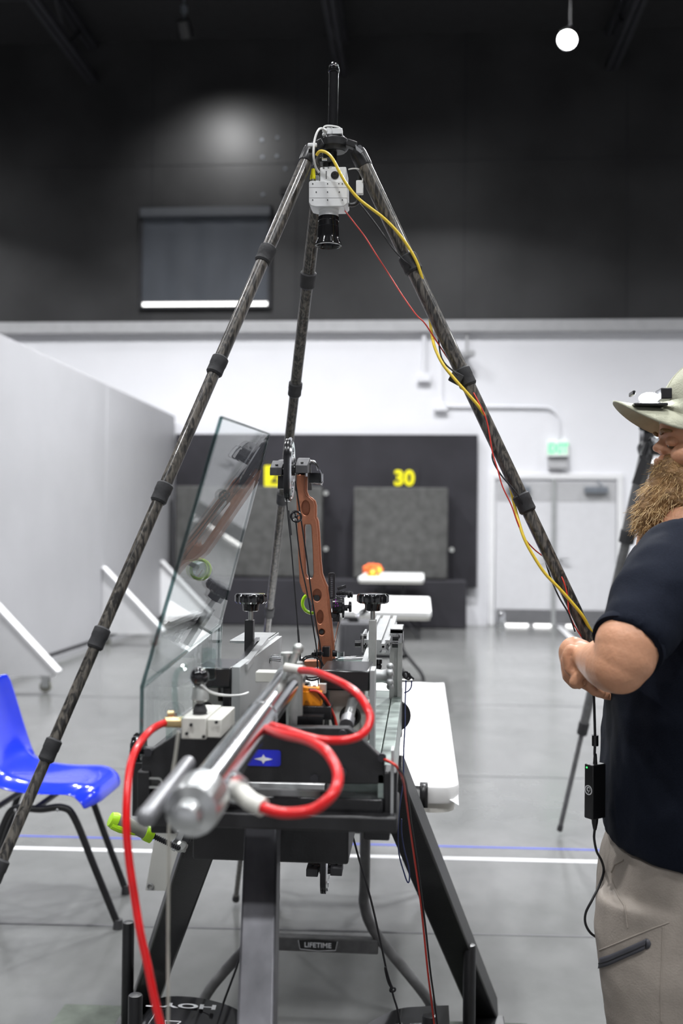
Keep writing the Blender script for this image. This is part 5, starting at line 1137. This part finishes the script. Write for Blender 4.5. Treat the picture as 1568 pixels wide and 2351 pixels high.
obj('lower_cord', MB().tube([botc-EZ*.02, P(1364, 1925, 1.9), P(1370, 1955, 1.9), P(1381, 1976, 1.9), P(1386, 2000, 1.93), P(1377, 2030, 1.93), P(1360, 2065, 1.9), P(1345, 2095, 1.9), P(1344, 2120, 1.9), P(1356, 2142, 1.9), P(1376, 2156, 1.92), P(1400, 2175, 2.0), P(1440, 2200, 2.15)], .0023, 10, 5), 'cord_black', t)

# ------------------------------------------------------------------ the man
man = thing('person', 'bearded man in cap, navy t-shirt and khaki trousers, looking down at his hands', 'person', (P(1600, 1900, 1.93).x, P(1600, 1900, 1.93).y, 0))
def remesh(o, vox, sm=6, disp=None):
    r = o.modifiers.new('remesh', 'REMESH'); r.mode = 'VOXEL'; r.voxel_size = vox; r.use_smooth_shade = True
    s = o.modifiers.new('smooth', 'SMOOTH'); s.iterations = sm; s.factor = .5
    if disp:
        for sc_, st_ in disp:
            tx = bpy.data.textures.new('fold', 'CLOUDS'); tx.noise_scale = sc_; tx.noise_depth = 1
            d = o.modifiers.new('disp', 'DISPLACE'); d.texture = tx; d.strength = st_; d.mid_level = .5; d.texture_coords = 'LOCAL'
def ringx(py, fx, bx, dY, dc=1.93, e=2.4, n=40, zs=0):
    a, b = P(fx, py, dc), P(bx, py, dc); c = (a+b)/2; rx = (b.x-a.x)/2; out = []
    for k in range(n):
        an = 2*math.pi*k/n; cx_, sy_ = math.cos(an), math.sin(an)
        x = (abs(cx_)**(2/e))*math.copysign(rx, cx_); y = (abs(sy_)**(2/e))*math.copysign(dY, sy_)
        out.append(V((c.x+x, c.y+y, c.z+zs*x)))
    return out
shirt = MB()
rs = [(1940, 1398, 1800, .218), (1925, 1391, 1802, .222), (1850, 1386, 1806, .228), (1700, 1388, 1812, .232), (1580, 1398, 1815, .232), (1450, 1408, 1815, .232), (1340, 1440, 1812, .225), (1270, 1470, 1795, .205), (1225, 1500, 1765, .165), (1195, 1540, 1730, .115), (1170, 1562, 1718, .088), (1155, 1572, 1712, .080)]
shirt.rings([ringx(*r, zs=-.05 if i < 2 else 0) for i, r in enumerate(rs)])
SH = P(1560, 1295, 1.74); CU = P(1441, 1480, 1.605)
def armtube(mb, pts, n=24):  # pts: (V, radius)
    for (a, ra_), (b, rb_) in zip(pts, pts[1:]): mb.cyl(a, b, ra_, rb_, n)
    for a, r in pts: mb.sph(a, r, n)
def armtube_flatend(mb, pts, n=32):
    for (a, ra_), (b, rb_) in zip(pts, pts[1:]): mb.cyl(a, b, ra_, rb_, n)
    for a, r in pts[:-1]: mb.sph(a, r, n)
axc = V((CU-SH)).normalized()
armtube_flatend(shirt, [(P(1600, 1285, 1.80), .080), (SH, .080), (P(1498, 1380, 1.66), .070), (CU, .0550)])
armtube_flatend(shirt, [(P(1600, 1285, 2.06), .080), (P(1560, 1300, 2.12), .072), (P(1520, 1380, 2.18), .066), (P(1500, 1470, 2.20), .060)])
so = obj('t_shirt', shirt, 'navy', man); remesh(so, .0075, 5, [(.16, .022), (.05, .007)])
hem = MB(); u_, w_, d_ = basis(axc)
hem.lathe(CU-axc*.014, axc, [(.0550, 0), (.0575, .002), (.0580, .010), (.0570, .016), (.0480, .016)], 48)
obj('sleeve_cuff', hem, 'navy', so)
# trousers
tr = MB()
rs = [(1925, 1408, 1790, .212), (1975, 1390, 1795, .215), (2040, 1380, 1800, .215), (2110, 1374, 1800, .212), (2170, 1376, 1795, .205)]
tr.rings([ringx(*r, e=2.3) for r in rs])
def legloft(dc, sh):
    rs = [(2060, 1376+sh, 1760, .108), (2150, 1371+sh, 1740, .112), (2210, 1376+sh, 1712, .112), (2280, 1384+sh, 1688, .108), (2351, 1394+sh, 1665, .102), (2500, 1410+sh, 1645, .094), (2700, 1425+sh, 1640, .088), (2930, 1440+sh, 1640, .085), (3010, 1440+sh, 1645, .088)]
    tr.rings([ringx(a, b, c, d, dc=dc, e=2.1) for a, b, c, d in rs])
legloft(1.84, 0); legloft(2.05, 12)
to = obj('trousers', tr, 'khaki', man); remesh(to, .0075, 6, [(.14, .014), (.05, .004)])
obj('shoe', MB().sph(V((P(1500, 2351, 1.84).x-.03, P(1500, 2351, 1.84).y, .055)), (.15, .052, .055), 24), 'shoe', man)
obj('shoe', MB().sph(V((P(1510, 2351, 2.05).x-.03, P(1510, 2351, 2.05).y, .055)), (.15, .052, .055), 24), 'shoe', man)
dg = bpy.context.evaluated_depsgraph_get(); dg.update()
from mathutils.bvhtree import BVHTree
def surf_fn(o):
    ev = o.evaluated_get(dg); me = ev.to_mesh(); off = wloc(o); bv = BVHTree.FromPolygons([v.co+off for v in me.vertices], [tuple(p.vertices) for p in me.polygons]); ev.to_mesh_clear()
    def f(px, py, lift=0.0):
        d = ray(px, py).normalized(); h = bv.ray_cast(CAM, d)
        if h[0] is None: h = bv.find_nearest(P(px, py, 1.86))
        return h[0]+h[1]*lift
    return f
ts = surf_fn(to)
def seam(pix, r, m, par, name, sm=4, lift=0, lab_=None): return obj(name, MB().tube([ts(x, y, lift) for x, y in pix], r, 8, sm), m, par, label=lab_)
def dens(p, k=6):
    out = []
    for a, b in zip(p, p[1:]):
        for i in range(k): out.append((a[0]+(b[0]-a[0])*i/k, a[1]+(b[1]-a[1])*i/k))
    return out+[p[-1]]
seam(dens([(1432, 1975), (1412, 1985), (1404, 2003), (1405, 2020), (1412, 2040), (1422, 2062), (1434, 2080), (1438, 2105), (1441, 2130)]), .0018, 'khaki', to, 'pocket_seam', 2, .0005)
seam(dens([(1376, 2182), (1410, 2168), (1460, 2147), (1500, 2131), (1536, 2118)]), .0013, 'khaki', to, 'leg_seam', 2)
seam(dens([(1522, 2128), (1520, 2200), (1517, 2280), (1518, 2345)]), .0014, 'khaki', to, 'leg_seam', 2)
zp = [(1378, 2211), (1400, 2204), (1430, 2191), (1460, 2177), (1482, 2167)]
zm = MB(); row = []
for i, (x, y) in enumerate(dens(zp, 6)):
    row.append([ts(x-4*s*.4, y+s*12.5, .0012) for s in (-1, -.5, 0, .5, 1)])
vs = [p for r in row for p in r]; zm.add(vs, [(i*5+j, i*5+j+1, (i+1)*5+j+1, (i+1)*5+j) for i in range(len(row)-1) for j in range(4)])
# rounded end
ec = dens(zp, 6)[-1]; cap_ = [ts(ec[0]+12.5*math.sin(a)*1.0, ec[1]-12.5*math.cos(a), .0012) for a in [math.pi*k/10 for k in range(11)]]
zm.add([ts(ec[0], ec[1], .0012)]+cap_, [(0, k+1, k+2) for k in range(10)])
z_ = obj('pocket_zip', zm, 'zip', to, label='dark slanted zip pocket on the thigh'); s__ = z_.modifiers.new('s', 'SOLIDIFY'); s__.thickness = .002; s__.offset = 1
obj('zip_teeth', MB().tube([ts(x, y+1, .003) for x, y in dens(zp, 4)], .0012, 6, 2), 'cord_black', z_)
# body: head, neck, arms, hands in one continuous skin
bd = MB()
HC = P(1634, 1010, 1.92)               # head centre
tilt = Matrix.Rotation(math.radians(-9), 3, 'Y')
def H(x, y, z): return HC+tilt @ V((x, y, z))  # head space: -x forward, -y towards the camera
bd.sph(H(.008, 0, .022), (.098, .076, .092), 32, tilt)
bd.sph(H(-.030, 0, -.030), (.062, .064, .085), 28, tilt)
bd.sph(H(-.040, 0, -.070), (.045, .045, .045), 24, tilt)
bd.sph(H(-.068, 0, .022), (.024, .050, .022), 20, tilt)            # brow
for s in (-1, 1):
    bd.sph(H(-.058, s*.040, -.022), (.030, .026, .024), 18, tilt)   # cheek
    bd.sph(H(.012, s*.077, -.008), (.017, .007, .029), 16, tilt)   # ear
p0, p1 = P(1524, 1000, 1.92), P(1503, 1030, 1.92)
bd.cyl(p0+V((.009, 0, 0)), p1+V((.0085, 0, .003)), .0075, .0095, 16).sph(p1+V((.006, 0, .001)), (.0115, .0100, .0085), 16)
bd.cyl(p1+V((.010, 0, 0)), p1+V((.030, 0, .004)), .012, .020, 16)
for s in (-1, 1): bd.sph(p1+V((.013, s*.012, -.003)), (.009, .006, .0065), 12)
bd.sph(P(1516, 1058, 1.92), (.012, .024, .008), 14); bd.sph(P(1518, 1070, 1.92), (.011, .022, .007), 14)
armtube(bd, [(H(.03, 0, -.07), .058), (P(1655, 1185, 1.93), .066), (P(1660, 1230, 1.93), .09)])
# trunk and legs under the clothes
for py, r in ((1280, .12), (1400, .14), (1550, .145), (1700, .145), (1850, .14), (1980, .14)): bd.sph(P(1610, py, 1.93), (r, r*1.05, .14), 20)
for dc, sh in ((1.84, 0), (2.05, 8)):
    armtube(bd, [(P(1570, 2080, dc), .09), (P(1535+sh, 2300, dc), .078), (P(1535+sh, 2450, dc), .062), (P(1545+sh, 2700, dc), .055), (P(1545+sh, 2960, dc), .040)])
# left arm (near the camera)
LE, LW = P(1423, 1530, 1.600), P(1352, 1512, 1.80)
armtube(bd, [(P(1600, 1285, 1.82), .06), (SH, .054), (P(1500, 1390, 1.66), .052), (P(1441, 1480, 1.605), .0500), (P(1436, 1505, 1.600), .0475), (LE, .0425), (P(1405, 1527, 1.63), .0430), (P(1388, 1522, 1.68), .0400), (P(1370, 1518, 1.74), .0325), (LW, .0265)])
# right arm (behind)
RW = P(1392, 1572, 1.98)
armtube(bd, [(P(1600, 1285, 2.04), .06), (P(1560, 1300, 2.12), .054), (P(1520, 1390, 2.18), .050), (P(1500, 1490, 2.20), .046), (P(1480, 1560, 2.20), .043), (P(1440, 1568, 2.10), .036), (RW, .027)])
# left hand: palm then five fingers curling under
def finger(mb, pts, r0_, r1_):
    n = len(pts)
    armtube(mb, [(p, r0_+(r1_-r0_)*i/(n-1)) for i, p in enumerate(pts)], 14)
PLm = P(1328, 1510, 1.855)
bd.sph(PLm, (.034, .026, .034), 22, Matrix.Rotation(.2, 3, 'Y')); bd.cyl(LW, PLm, .026, .030, 20); bd.sph(P(1318, 1500, 1.86), (.028, .030, .030), 20)
kn = [(1302, 1490, 1.815), (1299, 1500, 1.838), (1299, 1510, 1.861), (1304, 1522, 1.884)]
for i, (x, y, d) in enumerate(kn):
    L = (1.0, 1.08, 1.0, .82)[i]
    finger(bd, [P(x+8, y, d), P(x-1, y+16*L, d), P(x+2, y+44*L, d), P(x+19*L, y+62*L, d), P(x+36*L, y+60*L, d)], .0098, .0078)
finger(bd, [P(1345, 1530, 1.82), P(1326, 1552, 1.80), P(1318, 1566, 1.80), P(1330, 1572, 1.805)], .0112, .0085)   # thumb
# right hand below, fingertips showing under the forearm
PR = P(1362, 1556, 1.93); bd.sph(PR, (.034, .024, .026), 20); bd.cyl(RW, PR, .026, .028, 20)
for i, (x, y, d) in enumerate([(1352, 1566, 1.875), (1362, 1570, 1.897), (1376, 1574, 1.919), (1388, 1576, 1.94)]):
    finger(bd, [P(x, y-10, d), P(x-2, y+8, d), P(x+12, y+22, d), P(x+30, y+26, d)], .0098, .0078)
finger(bd, [P(1368, 1540, 1.90), P(1346, 1535, 1.895), P(1330, 1540, 1.885)], .0108, .0085)
body = obj('body', bd, 'skin', man); remesh(body, .0034, 5)
for s in (-1, 1):
    e = obj('eye', MB().sph(H(-.078, s*.031, .004), .0115, 16), 'sign_white' if False else 'eye', man)
    obj('eyelid', MB().sph(H(-.0775, s*.031, .0055), (.0130, .0140, .0115), 16), 'skin', e)
    obj('eyebrow', MB().tube([H(-.092, s*.016, .024), H(-.092, s*.032, .029), H(-.080, s*.048, .024)], [.003, .0042, .002], 8, 4), 'hair_dark', man)
# hair at the back and side
obj('hair', MB().sph(H(.030, 0, .010), (.085, .081, .085), 24, tilt), 'hair_dark', man)
# beard
be = MB()
blobs = [((1540, 1070), (.034, .050, .026)), ((1530, 1100), (.034, .052, .036)), ((1516, 1140), (.038, .054, .042)), ((1500, 1178), (.038, .050, .042)), ((1488, 1206), (.028, .040, .024)),
         ((1570, 1110), (.050, .066, .052)), ((1560, 1150), (.046, .062, .040)), ((1600, 1085), (.050, .074, .050)), ((1622, 1050), (.030, .078, .045)), ((1620, 1120), (.05, .064, .04)), ((1572, 1158), (.040, .078, .034)), ((1640, 1160), (.04, .055, .03)), ((1518, 1062), (.016, .036, .012))]
blobs = [(P(p[0]+6, p[1]+2, 1.92), r) for p, r in blobs]
for c, r in blobs: be.sph(c, r, 24)
bo = obj('beard', be, 'hair_dark', man); remesh(bo, .006, 8, [(.03, .008)])
rb = random.Random(11); st = [MB(), MB()]
for k in range(5200):
    c, r = blobs[rb.choices(range(len(blobs)), [2, 3, 4, 4, 3, 3, 3, 2.5, 1, 2, 3, 1, 1])[0]]
    th = rb.uniform(0, 2*math.pi); ph = math.acos(rb.uniform(-1, 1)); n = V((math.sin(ph)*math.cos(th), math.sin(ph)*math.sin(th), math.cos(ph)))
    if n.x > .6 or n.y > .55: continue
    p = c+V((n.x*r[0], n.y*r[1], n.z*r[2]))*.92
    low = (P(1500, 1060, 1.92).z-p.z)/.13
    d = (V((-.35, -.05, -.9))*(.9)+n*.38+V((rb.gauss(0, .15), rb.gauss(0, .2), rb.gauss(0, .15)))).normalized(); L = rb.uniform(.014, .027)*(1 if low > .2 else .6)
    if p.z < P(1480, 1195, 1.92).z: L *= .6
    a = p; b = p+d*L*.5+V((rb.gauss(0, .002), rb.gauss(0, .002), 0)); e = p+d*L+V((rb.gauss(0, .005), rb.gauss(0, .005), rb.gauss(0, .004)))
    st[k % 2].tube([a, b, e], [.00055, .0005, .0002], 3, 2, False)
obj('beard_hair', st[0], 'hair', bo, label='long golden brown strands'); obj('beard_hair', st[1], 'hair_light', bo, label='paler strands')
# cap
tilt2 = Matrix.Rotation(math.radians(7), 3, 'Y')
CC = P(1640, 968, 1.92)
def H2(x, y, z): return CC+tilt2 @ V((x, y, z))
cp = MB(); rs = []
for i in range(13):
    a = math.pi/2*i/12; z = .105*math.sin(a); r = math.cos(a)**.8 if i < 12 else .02
    rs.append([H2(.006+.106*r*math.cos(t_)*1.0, .086*r*math.sin(t_), .012+z) for t_ in [2*math.pi*k/48 for k in range(48)]])
cp.rings([[p-EZ*.028+V((0, 0, 0)) for p in rs[0]]]+rs)
cap_o = obj('cap', cp, 'cap', man, ang=60)
sm_ = MB()
for k in range(6):
    t_ = 2*math.pi*k/6+.26; sm_.tube([r[int(t_/(2*math.pi)*48) % 48] for r in rs], .0014, 6, 2)
sm_.sph(rs[-1][0], .007, 12); obj('cap_seams', sm_, 'cap', cap_o)
vs = []; n, k_ = 28, 8
for j in range(k_+1):
    s = j/k_
    for i in range(n+1):
        t_ = math.pi-1.15+2.30*i/n; e = math.cos((t_-math.pi)/1.15*math.pi/2)
        bx_, by_ = .006+.104*math.cos(t_), .084*math.sin(t_)
        ext = .088*(max(0, e)**.42)*s
        y_ = by_*(1-.10*s*0); z_ = .010+.004*s-.057*(by_/.084)**2*(.5+.5*s)
        vs.append(H2(bx_-ext, y_, z_))
bm = MB().add(vs, [(j*(n+1)+i, j*(n+1)+i+1, (j+1)*(n+1)+i+1, (j+1)*(n+1)+i) for j in range(k_) for i in range(n)])
brim = obj('cap_brim', bm, 'cap', cap_o, ang=80); s__ = brim.modifiers.new('s', 'SOLIDIFY'); s__.thickness = .0035; s__.offset = 0
# clip lamp on the brim
cl = thing('cap_lamp', 'glaring clip-on lamp on the cap brim of the man', 'head lamp', P(1490, 930, 1.90))
lc = P(1490, 914, 1.895)
obj('lamp_case', MB().box(lc+V((.026, 0, .006)), (.020, .046, .020)).box(lc+V((.0, 0, -.013)), (.06, .040, .005)).box(lc+V((-.030, 0, .008)), (.005, .04, .008)), 'plastic_black', cl, bev=.002)
obj('glowing_lens', MB().sph(lc, (.018, .022, .010), 20), 'head_glow', cl, label='glaring white light panel')
